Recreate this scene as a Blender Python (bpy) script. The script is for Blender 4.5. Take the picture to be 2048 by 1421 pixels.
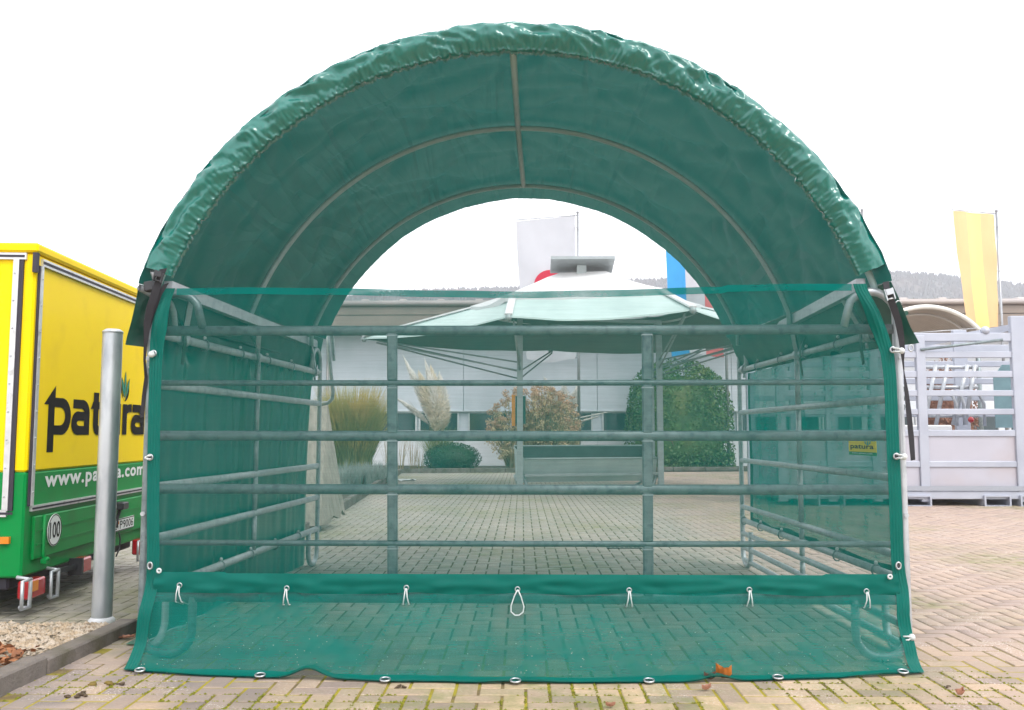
import bpy, bmesh, math, random
import numpy as np
from mathutils import Vector, Matrix, noise

random.seed(11); rng = np.random.default_rng(11)
for o in list(bpy.data.objects): bpy.data.objects.remove(o)
SC = bpy.context.scene
COL = SC.collection
R_ = math.radians

# ---------------------------------------------------------------- camera, sky, sun, exposure
FPX, PITCH, YAW = 1800.0, 0.0868, 0.0216
CAM = Vector((0.0519, -4.4792, 1.0961))
cam = bpy.data.cameras.new('camera'); camo = bpy.data.objects.new('camera', cam); COL.objects.link(camo)
cam.sensor_width = 36; cam.sensor_fit = 'HORIZONTAL'; cam.lens = FPX / 2048 * 36
cam.clip_start = 0.05; cam.clip_end = 3000
camo.location = CAM; camo.rotation_euler = (math.pi / 2 + PITCH, 0, YAW)
SC.camera = camo

SUN_EL, SUN_AZ = 52, 140           # degrees; azimuth clockwise from +Y
w = bpy.data.worlds.new('World'); SC.world = w; w.use_nodes = True
nt = w.node_tree; nt.nodes.clear()
sky = nt.nodes.new('ShaderNodeTexSky'); sky.sky_type = 'NISHITA'; sky.sun_disc = False
sky.sun_elevation = R_(SUN_EL); sky.sun_rotation = R_(SUN_AZ); sky.dust_density = 6.0; sky.air_density = 1.0; sky.ozone_density = 1.0
hs = nt.nodes.new('ShaderNodeHueSaturation'); hs.inputs['Saturation'].default_value = 0.12
mx = nt.nodes.new('ShaderNodeMix'); mx.data_type = 'RGBA'; mx.inputs['Factor'].default_value = 0.72
mx.inputs[7].default_value = (13.0, 13.2, 13.6, 1)      # even cloud cover
bg = nt.nodes.new('ShaderNodeBackground'); bg.inputs['Strength'].default_value = 0.14
wo = nt.nodes.new('ShaderNodeOutputWorld')
nt.links.new(sky.outputs[0], hs.inputs['Color']); nt.links.new(hs.outputs[0], mx.inputs[6])
nt.links.new(mx.outputs[2], bg.inputs[0]); nt.links.new(bg.outputs[0], wo.inputs[0])

sl = bpy.data.lights.new('sun', 'SUN'); sl.energy = 1.4; sl.angle = R_(24); sl.color = (1.0, 0.97, 0.92)
so = bpy.data.objects.new('sun', sl); COL.objects.link(so)
so.rotation_euler = (R_(90 - SUN_EL), 0, R_(180 - SUN_AZ))

SC.view_settings.view_transform = 'Standard'; SC.view_settings.look = 'None'
SC.view_settings.exposure = 0.42; SC.view_settings.gamma = 1.0; SC.view_settings.use_curve_mapping = False
SC.render.engine = 'CYCLES'
SC.cycles.transparent_max_bounces = 16
SC.cycles.use_adaptive_sampling = True; SC.cycles.adaptive_threshold = .02
SC.cycles.max_bounces = 5; SC.cycles.diffuse_bounces = 3; SC.cycles.glossy_bounces = 2; SC.cycles.transmission_bounces = 3; SC.cycles.volume_bounces = 1

# ---------------------------------------------------------------- helpers
_cp, _sp, _c, _s = math.cos(PITCH), math.sin(PITCH), math.cos(YAW), math.sin(YAW)
_F = Vector((-_s * _cp, _c * _cp, _sp)); _R = Vector((_c, _s, 0)); _U = _R.cross(_F)
def ray(px, py): return _F + _R * ((px - 1024) / FPX) + _U * ((710.5 - py) / FPX)
def at(px, py, Y):
    d = ray(px, py); return CAM + d * ((Y - CAM.y) / d.y)
def gr(px, py, z=0.0):
    d = ray(px, py); return CAM + d * ((z - CAM.z) / d.z)
def hit(px, py, p0, n):
    d = ray(px, py); return CAM + d * ((p0 - CAM).dot(n) / d.dot(n))
def V(*a): return Vector(a)
def fn(x, y=0, z=0): return noise.noise(Vector((x, y, z)))

ORG = {}
def thing(name, label, cat, loc=(0, 0, 0), group=None, kind=None):
    o = bpy.data.objects.new(name, None); COL.objects.link(o); o.location = loc
    o.empty_display_size = 0.2
    ORG[o] = Vector(loc); tag(o, label, cat, group, kind); return o
def tag(o, label=None, cat=None, group=None, kind=None):
    if label: o['label'] = label
    if cat: o['category'] = cat
    if group: o['group'] = group
    if kind: o['kind'] = kind
    return o
def link(name, me, mat, parent=None, org=None):
    o = bpy.data.objects.new(name, me); COL.objects.link(o)
    if mat is not None and not me.materials: me.materials.append(mat)
    if parent is not None:
        o.parent = parent; ORG[o] = ORG[parent].copy()
    else:
        ORG[o] = Vector(org) if org is not None else Vector((0, 0, 0)); o.location = ORG[o]
    return o
def off(parent, org):
    return ORG[parent] if parent is not None else (Vector(org) if org is not None else Vector((0, 0, 0)))

class MB:
    def __init__(s): s.v = []; s.f = []; s.sm = []
    def add(s, vs, fs, smooth=False):
        b = len(s.v); s.v += [tuple(v) for v in vs]; s.f += [tuple(i + b for i in f) for f in fs]; s.sm += [smooth] * len(fs); return s
    def frame_box(s, c, ex, ey, ez, bev=0.0):     # half vectors
        c = Vector(c); ex, ey, ez = Vector(ex), Vector(ey), Vector(ez)
        vs = [c + ex * i + ey * j + ez * k for k in (-1, 1) for j in (-1, 1) for i in (-1, 1)]
        return s.add(vs, [(0, 2, 3, 1), (4, 5, 7, 6), (0, 1, 5, 4), (2, 6, 7, 3), (0, 4, 6, 2), (1, 3, 7, 5)])
    def box(s, a, b):
        a, b = Vector(a), Vector(b); c = (a + b) / 2; h = (b - a) / 2
        return s.frame_box(c, (h.x, 0, 0), (0, h.y, 0), (0, 0, h.z))
    def bar(s, p, q, wdt, hgt, up=(0, 0, 1)):
        p, q = Vector(p), Vector(q); t = (q - p); L = t.length; t.normalize(); up = Vector(up)
        if abs(t.dot(up)) > .98: up = Vector((0, 1, 0))
        sd = t.cross(up).normalized(); u2 = sd.cross(t)
        return s.frame_box((p + q) / 2, t * L / 2, sd * wdt / 2, u2 * hgt / 2)
    def tube(s, pts, r, n=8, cap=True, up=None, ra=None, closed=False):
        # ellipse: ra along 'up', r sideways; constant up vector or parallel transport
        pts = [Vector(p) for p in pts]; m = len(pts); rings = []
        prev = None
        for i, p in enumerate(pts):
            if closed: t = pts[(i + 1) % m] - pts[i - 1]
            else: t = pts[min(i + 1, m - 1)] - pts[max(i - 1, 0)]
            t.normalize()
            if prev is None:
                u = Vector(up) if up is not None else (Vector((0, 0, 1)) if abs(t.z) < .9 else Vector((0, 1, 0)))
            else: u = Vector(up) if up is not None else prev
            u = (u - t * u.dot(t))
            if u.length < 1e-5: u = Vector((1, 0, 0)) - t * t.x
            u.normalize(); prev = u; sd = t.cross(u)
            rr = r[i] if isinstance(r, (list, tuple)) else r
            rb = (ra if ra is not None else rr)
            rings.append([p + sd * rr * math.cos(2 * math.pi * k / n) + u * rb * math.sin(2 * math.pi * k / n) for k in range(n)])
        vs = [v for rg in rings for v in rg]; fs = []
        for i in range(m if closed else m - 1):
            j = (i + 1) % m
            for k in range(n):
                fs.append((i * n + k, i * n + (k + 1) % n, j * n + (k + 1) % n, j * n + k))
        s.add(vs, fs, True)
        if cap and not closed:
            b = len(s.v) - len(vs)
            s.f.append(tuple(b + k for k in range(n))[::-1]); s.sm.append(False)
            s.f.append(tuple(b + (m - 1) * n + k for k in range(n))); s.sm.append(False)
        return s
    def grid(s, fnc, nu, nv, smooth=True):
        vs = [fnc(i / nu, j / nv) for i in range(nu + 1) for j in range(nv + 1)]
        fs = [(i * (nv + 1) + j, (i + 1) * (nv + 1) + j, (i + 1) * (nv + 1) + j + 1, i * (nv + 1) + j + 1) for i in range(nu) for j in range(nv)]
        return s.add(vs, fs, smooth)
    def disc(s, c, ex, ey, n=20):
        c, ex, ey = Vector(c), Vector(ex), Vector(ey)
        return s.add([c + ex * math.cos(2 * math.pi * k / n) + ey * math.sin(2 * math.pi * k / n) for k in range(n)], [tuple(range(n))])
    def ball(s, c, r, n=10, m=7, sq=(1, 1, 1)):
        c = Vector(c); vs = []; fs = []
        for i in range(m + 1):
            a = math.pi * i / m
            for k in range(n):
                b = 2 * math.pi * k / n
                vs.append(c + Vector((r * sq[0] * math.sin(a) * math.cos(b), r * sq[1] * math.sin(a) * math.sin(b), r * sq[2] * math.cos(a))))
        for i in range(m):
            for k in range(n): fs.append((i * n + k, (i + 1) * n + k, (i + 1) * n + (k + 1) % n, i * n + (k + 1) % n))
        return s.add(vs, fs, True)
    def ribbon(s, pts, wd, ex=(1, 0, 0), th=0.0025):
        # flat strap of thickness th following pts, width along ex (may be list per point)
        vs = []; m = len(pts)
        for i, p in enumerate(pts):
            p = Vector(p); e = Vector(ex[i]) if isinstance(ex, list) else Vector(ex); e.normalize()
            t = (Vector(pts[min(i + 1, m - 1)]) - Vector(pts[max(i - 1, 0)])).normalized(); nn = t.cross(e).normalized()
            ww = wd[i] if isinstance(wd, (list, tuple)) else wd
            vs += [p - e * ww / 2 - nn * th / 2, p + e * ww / 2 - nn * th / 2, p + e * ww / 2 + nn * th / 2, p - e * ww / 2 + nn * th / 2]
        fs = []
        for i in range(m - 1):
            a, b = i * 4, i * 4 + 4
            for k in range(4): fs.append((a + k, a + (k + 1) % 4, b + (k + 1) % 4, b + k))
        fs += [(0, 3, 2, 1), (4 * m - 4, 4 * m - 3, 4 * m - 2, 4 * m - 1)]
        return s.add(vs, fs, False)
    def solid(s, pts2, O, ex, ey, en, th):
        # prism of a 2D outline on the plane O,ex,ey extruded along en
        n = len(pts2); O, ex, ey, en = Vector(O), Vector(ex), Vector(ey), Vector(en)
        a = [O + ex * x + ey * y for x, y in pts2]; b = [p + en * th for p in a]
        fs = [tuple(range(n))[::-1], tuple(range(n, 2 * n))] + [(k, (k + 1) % n, n + (k + 1) % n, n + k) for k in range(n)]
        return s.add(a + b, fs)
    def build(s, name, mat, parent=None, org=None, bevel=0.0):
        of = off(parent, org)
        me = bpy.data.meshes.new(name)
        me.from_pydata([(x - of.x, y - of.y, z - of.z) for x, y, z in s.v], [], s.f)
        me.polygons.foreach_set('use_smooth', s.sm); me.update()
        if bevel:
            bm = bmesh.new(); bm.from_mesh(me)
            bmesh.ops.bevel(bm, geom=[e for e in bm.edges if e.is_manifold and e.calc_face_angle(0) > .5], offset=bevel, segments=1, affect='EDGES', clamp_overlap=True)
            bm.to_mesh(me); bm.free()
        return link(name, me, mat, parent, org)

def np_mesh(name, vs, nper, mat, parent=None, org=None, smooth=False):
    """vs: (N*nper,3) array, consecutive nper verts = one face"""
    of = off(parent, org); vs = np.asarray(vs, dtype=np.float32) - np.array(of, dtype=np.float32)
    n = len(vs) // nper; me = bpy.data.meshes.new(name)
    me.vertices.add(len(vs)); me.vertices.foreach_set('co', vs.ravel())
    me.loops.add(len(vs)); me.loops.foreach_set('vertex_index', np.arange(len(vs), dtype=np.int32))
    me.polygons.add(n); me.polygons.foreach_set('loop_start', np.arange(n, dtype=np.int32) * nper)
    me.update(calc_edges=True); me.validate()
    return link(name, me, mat, parent, org)

def text_geo(s, size, bold=0.0, shear=0.0, align='LEFT', spacing=1.0):
    cu = bpy.data.curves.new('lettering', 'FONT'); cu.body = s; cu.size = size; cu.offset = bold; cu.shear = shear; cu.align_x = align
    cu.space_character = spacing; cu.resolution_u = 3
    o = bpy.data.objects.new('lettering', cu); COL.objects.link(o)
    dg = bpy.context.evaluated_depsgraph_get(); me = bpy.data.meshes.new_from_object(o.evaluated_get(dg))
    vs = [v.co.copy() for v in me.vertices]; fs = [tuple(p.vertices) for p in me.polygons]
    bpy.data.objects.remove(o); bpy.data.curves.remove(cu); bpy.data.meshes.remove(me)
    return vs, fs
def put_text(mb, s, O, ex, ey, en, width=None, height=None, bold=0.0, **k):
    vs, fs = text_geo(s, 1.0, bold, **k)
    x0 = min(v.x for v in vs); x1 = max(v.x for v in vs); y0 = min(v.y for v in vs); y1 = max(v.y for v in vs)
    sy = height / (y1 - y0) if height else None; sx = width / (x1 - x0) if width else sy
    if sy is None: sy = sx
    O, ex, ey, en = Vector(O), Vector(ex), Vector(ey), Vector(en)
    mb.add([O + ex * (v.x - x0) * sx + ey * (v.y - y0) * sy + en * .001 for v in vs], fs)

# ---------------------------------------------------------------- materials
MATS = {}
def mat(name, col, rough=.6, metal=0.0, var=.12, vs=6.0, bump=0.0, bs=40.0, col2=None, f2=(.5, .65), s2=3.0, spec=.5, coat=0.0, transl=0.0, tcol=None, stretch=None):
    if name in MATS: return MATS[name]
    m = bpy.data.materials.new(name); m.use_nodes = True; t = m.node_tree; N = t.nodes; L = t.links
    p = N['Principled BSDF']; out = N['Material Output']
    p.inputs['Roughness'].default_value = rough; p.inputs['Metallic'].default_value = metal; p.inputs['Specular IOR Level'].default_value = spec
    p.inputs['Coat Weight'].default_value = coat; p.inputs['Coat Roughness'].default_value = .15
    geo = N.new('ShaderNodeNewGeometry'); src = geo.outputs['Position']
    if stretch:
        mp = N.new('ShaderNodeMapping'); mp.inputs['Scale'].default_value = stretch; L.new(src, mp.inputs[0]); src = mp.outputs[0]
    nz = N.new('ShaderNodeTexNoise'); nz.inputs['Scale'].default_value = vs; nz.inputs['Detail'].default_value = 5; L.new(src, nz.inputs['Vector'])
    mr = N.new('ShaderNodeMapRange'); mr.inputs[1].default_value = .25; mr.inputs[2].default_value = .75; mr.inputs[3].default_value = 1 - var; mr.inputs[4].default_value = 1 + var
    L.new(nz.outputs[0], mr.inputs[0])
    mul = N.new('ShaderNodeMix'); mul.data_type = 'RGBA'; mul.blend_type = 'MULTIPLY'; mul.inputs['Factor'].default_value = 1
    mul.inputs[6].default_value = (*col, 1); L.new(mr.outputs[0], mul.inputs[7]); c = mul.outputs[2]
    if col2:
        n2 = N.new('ShaderNodeTexNoise'); n2.inputs['Scale'].default_value = s2; n2.inputs['Detail'].default_value = 6; L.new(src, n2.inputs['Vector'])
        r2 = N.new('ShaderNodeMapRange'); r2.inputs[1].default_value = f2[0]; r2.inputs[2].default_value = f2[1]; L.new(n2.outputs[0], r2.inputs[0])
        m2 = N.new('ShaderNodeMix'); m2.data_type = 'RGBA'; L.new(r2.outputs[0], m2.inputs['Factor']); L.new(c, m2.inputs[6]); m2.inputs[7].default_value = (*col2, 1); c = m2.outputs[2]
    L.new(c, p.inputs['Base Color'])
    if bump:
        nb = N.new('ShaderNodeTexNoise'); nb.inputs['Scale'].default_value = bs; nb.inputs['Detail'].default_value = 4; L.new(src, nb.inputs['Vector'])
        b = N.new('ShaderNodeBump'); b.inputs['Strength'].default_value = bump; b.inputs['Distance'].default_value = .01; L.new(nb.outputs[0], b.inputs['Height']); L.new(b.outputs[0], p.inputs['Normal'])
    if transl:
        tr = N.new('ShaderNodeBsdfTranslucent'); ms = N.new('ShaderNodeMixShader'); ms.inputs[0].default_value = transl
        tr.inputs[0].default_value = (*(tcol or col), 1); L.new(p.outputs[0], ms.inputs[1]); L.new(tr.outputs[0], ms.inputs[2]); L.new(ms.outputs[0], out.inputs[0])
    MATS[name] = m; return m

def net_mat(name, opacity, col, tcol, var=.12):
    m = bpy.data.materials.new(name); m.use_nodes = True; t = m.node_tree; N = t.nodes; L = t.links
    N.remove(N['Principled BSDF']); out = N['Material Output']
    df = N.new('ShaderNodeBsdfDiffuse'); df.inputs[0].default_value = (*col, 1)
    tr = N.new('ShaderNodeBsdfTranslucent'); tr.inputs[0].default_value = (*tcol, 1)
    a = N.new('ShaderNodeMixShader'); a.inputs[0].default_value = .4; L.new(df.outputs[0], a.inputs[1]); L.new(tr.outputs[0], a.inputs[2])
    tp = N.new('ShaderNodeBsdfTransparent'); b = N.new('ShaderNodeMixShader'); L.new(tp.outputs[0], b.inputs[1]); L.new(a.outputs[0], b.inputs[2])
    # thread density: a little uneven, and denser when seen obliquely like a real weave
    geo = N.new('ShaderNodeNewGeometry'); nz = N.new('ShaderNodeTexNoise'); nz.inputs['Scale'].default_value = 5; nz.inputs['Detail'].default_value = 6; L.new(geo.outputs['Position'], nz.inputs['Vector'])
    mr = N.new('ShaderNodeMapRange'); mr.inputs[1].default_value = .3; mr.inputs[2].default_value = .7; mr.inputs[3].default_value = opacity - var * .5; mr.inputs[4].default_value = opacity + var * .5; L.new(nz.outputs[0], mr.inputs[0])
    mpw = N.new('ShaderNodeMapping'); mpw.inputs['Scale'].default_value = (5, 5, 170); L.new(geo.outputs['Position'], mpw.inputs[0])
    nw = N.new('ShaderNodeTexNoise'); nw.inputs['Scale'].default_value = 1; nw.inputs['Detail'].default_value = 2; L.new(mpw.outputs[0], nw.inputs['Vector'])
    wv_ = N.new('ShaderNodeMath'); wv_.operation = 'MULTIPLY_ADD'; wv_.inputs[1].default_value = .16; L.new(nw.outputs[0], wv_.inputs[0]); wv_.inputs[2].default_value = -.08
    aw = N.new('ShaderNodeMath'); aw.operation = 'ADD'; L.new(mr.outputs[0], aw.inputs[0]); L.new(wv_.outputs[0], aw.inputs[1])
    lw = N.new('ShaderNodeLayerWeight'); lw.inputs[0].default_value = .5
    ad = N.new('ShaderNodeMath'); ad.operation = 'MULTIPLY_ADD'; ad.inputs[1].default_value = .22; L.new(lw.outputs['Facing'], ad.inputs[0]); L.new(aw.outputs[0], ad.inputs[2]); ad.use_clamp = True
    L.new(ad.outputs[0], b.inputs[0]); L.new(b.outputs[0], out.inputs[0])
    MATS[name] = m; return m

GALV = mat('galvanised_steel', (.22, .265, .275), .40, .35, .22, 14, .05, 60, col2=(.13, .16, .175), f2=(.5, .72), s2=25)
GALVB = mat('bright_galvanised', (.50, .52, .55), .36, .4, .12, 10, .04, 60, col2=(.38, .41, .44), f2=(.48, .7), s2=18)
HOOP = mat('hoop_steel', (.34, .46, .45), .55, .0, .08, 14)
GALV2 = mat('skylit_galvanised', (.44, .475, .49), .42, .25, .15, 14, .05, 60, col2=(.33, .36, .38), f2=(.5, .72), s2=25)  # paler copy of the panel steel: skylight on the side rails put into colour
SKIRT = mat('glossy_green_tarpaulin', (.0, .150, .120), .16, 0, .05, 9, .03, 160, spec=.5, coat=.8, transl=.12, tcol=(.0, .25, .19))
FLAP = mat('double_green_tarpaulin', (.002, .075, .052), .4, 0, .06, 9, .05, 220, spec=.4, transl=.06, tcol=(.02, .2, .14))
TARP = mat('green_tarpaulin', (.0, .120, .090), .30, 0, .06, 9, .05, 220, spec=.35, coat=.25, transl=.18, tcol=(.0, .24, .18))
SKIN = mat('green_roof_fabric', (.004, .080, .066), .36, 0, .07, 8, .0, 420, spec=.14, transl=.20, tcol=(.03, .20, .172))
def creases(m):
    t = m.node_tree; N = t.nodes; L = t.links; p = N['Principled BSDF']
    geo = N.new('ShaderNodeNewGeometry'); prev = None
    for k, (sc, rot, st) in enumerate((((2.6, .30, .8), (.2, .5, .7), .55), ((3.0, .4, .7), (.9, -.6, .3), .55), ((5.5, .5, 1.4), (.4, .9, -.5), .25), ((260, 260, 260), (0, 0, 0), .10))):
        mp = N.new('ShaderNodeMapping'); mp.inputs['Scale'].default_value = sc; mp.inputs['Rotation'].default_value = rot; L.new(geo.outputs['Position'], mp.inputs[0])
        n = N.new('ShaderNodeTexNoise'); n.inputs['Scale'].default_value = 1; n.inputs['Detail'].default_value = 1.5; n.inputs['Distortion'].default_value = .5 if k < 3 else 0; L.new(mp.outputs[0], n.inputs['Vector'])
        r = N.new('ShaderNodeMath'); r.operation = 'PINGPONG'; r.inputs[1].default_value = .09; L.new(n.outputs[0], r.inputs[0])
        b = N.new('ShaderNodeBump'); b.inputs['Strength'].default_value = st; b.inputs['Distance'].default_value = .16 if k < 3 else .004; L.new(r.outputs[0], b.inputs['Height'])
        if prev: L.new(prev, b.inputs['Normal'])
        prev = b.outputs[0]
    L.new(prev, p.inputs['Normal'])
    for n in N:
        if n.type == 'BSDF_TRANSLUCENT': L.new(prev, n.inputs['Normal'])
creases(SKIN)
HEM = mat('green_hem_tape', (.0, .120, .096), .40, 0, .06, 14, .05, 200, spec=.14, transl=.15, tcol=(.03, .35, .25))
NET = net_mat('green_windbreak_mesh', .39, (.0, .135, .118), (.0, .16, .14))
NETS = net_mat('green_side_mesh', .62, (.0, .11, .09), (.0, .17, .135))
NETB = net_mat('green_dense_mesh', .66, (.005, .185, .155), (.005, .20, .17), .30)
DARKG = mat('dark_green_underside', (.003, .06, .038), .5, 0, .1, 12)
BLACK = mat('black_webbing', (.012, .011, .016), .65, 0, .2, 60, .1, 300)
PLAST = mat('dark_plastic', (.03, .03, .035), .45)
WHITE = mat('white_cord', (.55, .57, .57), .6, 0, .08, 80)
EYEL = mat('eyelet_metal', (.48, .50, .52), .3, .8, .05)
YEL = mat('yellow_lacquer', (.95, .66, .0), .45, 0, .03, 1.5, spec=.12, coat=.08, col2=(.80, .53, .01), f2=(.52, .85), s2=2.6)
GRN = mat('green_lacquer', (.0, .235, .05), .42, 0, .05, 2.0, spec=.14, coat=.08, col2=(.02, .15, .04), f2=(.5, .85), s2=3.5)
ALU = mat('aluminium_profile', (.66, .66, .68), .38, .6, .10, 20, col2=(.35, .35, .34), f2=(.58, .8), s2=16)
DRUB = mat('dark_rubber_seal', (.03, .025, .04), .6)
INK = mat('black_print', (.006, .006, .006), .5, var=.02, spec=.1)
INKG = mat('green_print', (.0, .26, .16), .4, var=.02)
WPR = mat('white_print', (.8, .8, .8), .4, var=.02)
RED = mat('red_lens', (.42, .012, .02), .15, 0, .1, 30, coat=.5)
ORG_ = mat('orange_lens', (.75, .22, .01), .2, 0, .1, 30, coat=.5)

# ---------------------------------------------------------------- paving
PAVE_ROT = R_(0.6)
def paver_material():
    m = bpy.data.materials.new('concrete_pavers'); m.use_nodes = True; t = m.node_tree; N = t.nodes; L = t.links; p = N['Principled BSDF']
    p.inputs['Roughness'].default_value = .82; p.inputs['Specular IOR Level'].default_value = .35
    geo = N.new('ShaderNodeNewGeometry'); pos = geo.outputs['Position']
    at_ = N.new('ShaderNodeAttribute'); at_.attribute_name = 'tint'
    cr = N.new('ShaderNodeValToRGB'); e = cr.color_ramp.elements
    e[0].position = 0; e[0].color = (.29, .22, .185, 1); e[1].position = 1; e[1].color = (.53, .375, .25, 1)
    for q, c in ((.25, (.40, .29, .22, 1)), (.5, (.48, .355, .25, 1)), (.75, (.44, .32, .24, 1))):
        k = e.new(q); k.color = c
    L.new(at_.outputs['Fac'], cr.inputs[0])
    def nz(sc, det=5, rough=.6):
        n = N.new('ShaderNodeTexNoise'); n.inputs['Scale'].default_value = sc; n.inputs['Detail'].default_value = det; n.inputs['Roughness'].default_value = rough; L.new(pos, n.inputs['Vector']); return n.outputs[0]
    def rng_(s, a, b, c, d):
        r = N.new('ShaderNodeMapRange'); r.inputs[1].default_value = a; r.inputs[2].default_value = b; r.inputs[3].default_value = c; r.inputs[4].default_value = d; L.new(s, r.inputs[0]); return r.outputs[0]
    def mix(f, a, b, typ='MIX'):
        x = N.new('ShaderNodeMix'); x.data_type = 'RGBA'; x.blend_type = typ
        if isinstance(f, (int, float)): x.inputs['Factor'].default_value = f
        else: L.new(f, x.inputs['Factor'])
        L.new(a, x.inputs[6])
        if isinstance(b, tuple): x.inputs[7].default_value = b
        else: L.new(b, x.inputs[7])
        return x.outputs[2]
    c = cr.outputs[0]
    c = mix(1, c, rng_(nz(1.1), .3, .7, .78, 1.16), 'MULTIPLY')         # damp and dry areas
    c = mix(1, c, rng_(nz(60, 3), .3, .7, .86, 1.12), 'MULTIPLY')
    # grey weathering to the left of the yard
    sx = N.new('ShaderNodeSeparateXYZ'); L.new(pos, sx.inputs[0])
    left = rng_(sx.outputs[0], -1.4, -.4, 1, 0)
    n_ = N.new('ShaderNodeMath'); n_.operation = 'MULTIPLY'; L.new(left, n_.inputs[0]); L.new(rng_(nz(1.6), .35, .6, .35, 1), n_.inputs[1])
    c = mix(n_.outputs[0], c, (.215, .18, .17, 1))
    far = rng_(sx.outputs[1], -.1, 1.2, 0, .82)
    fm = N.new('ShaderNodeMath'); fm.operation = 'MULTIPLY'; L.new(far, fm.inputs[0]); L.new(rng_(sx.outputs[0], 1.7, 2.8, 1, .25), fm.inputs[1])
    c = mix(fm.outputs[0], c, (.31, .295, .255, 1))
    rt = rng_(sx.outputs[0], 1.6, 2.4, 0, .6)
    c = mix(rt, c, (.37, .275, .24, 1))
    # white lichen specks, gathered in patches
    li = N.new('ShaderNodeMath'); li.operation = 'MULTIPLY'; L.new(rng_(nz(95, 2), .58, .66, 0, 1), li.inputs[0]); L.new(rng_(nz(2.1, 3), .48, .62, 0.04, .75), li.inputs[1])
    c = mix(li.outputs[0], c, (.70, .66, .62, 1))
    # green algae film
    al = N.new('ShaderNodeMath'); al.operation = 'MULTIPLY'; L.new(rng_(nz(.45, 4), .47, .62, 0, .75), al.inputs[0]); L.new(rng_(nz(9, 4), .4, .65, .2, 1), al.inputs[1])
    c = mix(al.outputs[0], c, (.19, .20, .075, 1))
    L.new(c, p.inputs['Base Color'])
    b = N.new('ShaderNodeBump'); b.inputs['Strength'].default_value = .35; b.inputs['Distance'].default_value = .004; L.new(nz(140, 4), b.inputs['Height']); L.new(b.outputs[0], p.inputs['Normal'])
    return m
PAV = paver_material()
JOINT = mat('mossy_joint_sand', (.16, .115, .05), .95, 0, .3, 30, .6, 150, col2=(.31, .255, .012), f2=(.40, .5), s2=2.6)
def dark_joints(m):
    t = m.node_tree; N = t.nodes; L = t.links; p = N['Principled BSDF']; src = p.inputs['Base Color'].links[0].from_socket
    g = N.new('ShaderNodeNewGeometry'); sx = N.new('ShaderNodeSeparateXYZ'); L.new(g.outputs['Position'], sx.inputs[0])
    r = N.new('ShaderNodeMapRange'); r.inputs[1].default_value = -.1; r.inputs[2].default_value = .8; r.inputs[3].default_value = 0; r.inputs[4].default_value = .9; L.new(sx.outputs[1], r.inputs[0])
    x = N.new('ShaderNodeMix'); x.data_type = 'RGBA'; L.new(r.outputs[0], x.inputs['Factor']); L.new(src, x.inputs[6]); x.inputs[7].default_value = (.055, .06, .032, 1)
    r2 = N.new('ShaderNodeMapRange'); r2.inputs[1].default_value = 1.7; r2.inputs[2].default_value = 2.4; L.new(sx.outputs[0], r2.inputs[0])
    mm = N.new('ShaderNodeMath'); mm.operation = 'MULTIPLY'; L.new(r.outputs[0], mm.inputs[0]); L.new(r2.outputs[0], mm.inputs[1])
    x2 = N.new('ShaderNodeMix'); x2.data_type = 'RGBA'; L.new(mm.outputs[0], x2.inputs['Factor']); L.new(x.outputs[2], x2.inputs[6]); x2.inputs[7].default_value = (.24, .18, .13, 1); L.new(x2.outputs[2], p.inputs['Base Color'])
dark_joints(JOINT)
SOIL = mat('bed_soil', (.075, .055, .04), .95, 0, .4, 20, .8, 60)

# kerb line of the planting beds and the gravel bed
KA, KB, KC = gr(600, 1075), gr(800, 947), gr(1475, 943)
def in_gravel(x, y): return x < -2.17 and -1.2 < y < .60
kd = (KB - KA).normalized()
def in_bed(x, y):
    # left of KA-KB or behind KB-KC
    s = kd.x * (y - KA.y) - kd.y * (x - KA.x)
    if y > KA.y and s > -.02 and x < KB.x + .5 and x < -2.0: return True
    yl = KB.y + (KC.y - KB.y) * (x - KB.x) / (KC.x - KB.x)
    return y > yl and x > KB.x - .1 and x < 14

gsh = MB(); gsh.grid(lambda u, v: (-260 + 520 * u, -60 + 510 * v, -.03), 4, 4, False)
tag(gsh.build('ground', mat('distant_yard_surface', (.36, .30, .25), .9, 0, .12, .6)), 'plain yard ground reaching out beyond the paving', None, None, 'structure')
ground = MB(); PW = 7.2; ground.add([(-PW, -9, -.0035), (PW, -9, -.0035), (PW, 5.1, -.0035), (17, 22, -.0035), (-17.6, 22, -.0035), (-PW - .4, 5.1, -.0035)], [(0, 1, 2, 3, 4, 5)])
paving = tag(ground.build('paving', JOINT), 'herringbone concrete block paving of the yard with mossy joints', None, None, 'structure')

cr_, sr_ = math.cos(PAVE_ROT), math.sin(PAVE_ROT)
G = .1005
def paver_list():
    out = []
    for j in range(-90, 222):
        for i in range(-185, 170):
            r = (i - j) % 4
            if r == 0: cx, cy, h = (i + 1) * G, (j + .5) * G, 0
            elif r == 3: cx, cy, h = (i + .5) * G, (j + 1) * G, 1
            else: continue
            cx += .02; cy += .013
            X, Yw = cr_ * cx - sr_ * cy, sr_ * cx + cr_ * cy
            d = Yw - CAM.y
            if Yw < -8.9 or (abs(X) > 7.05 and abs(X - CAM.x + .0216 * d) > .585 * d + 1.4): continue
            if Yw > 22 or in_gravel(X, Yw) or in_bed(X, Yw): continue
            out.append((X, Yw, h, d))
    return out
PL = paver_list()
def inview(p):
    X, Y, h, d = p
    py = 867 + 1800 * 1.0961 / d
    return d > 3.72 and abs(X - CAM.x + .0216 * d) < .57 * d
vis = sorted([p for p in PL if inview(p)], key=lambda p: p[3])
near = set((p[0], p[1]) for p in vis[:300])
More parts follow.
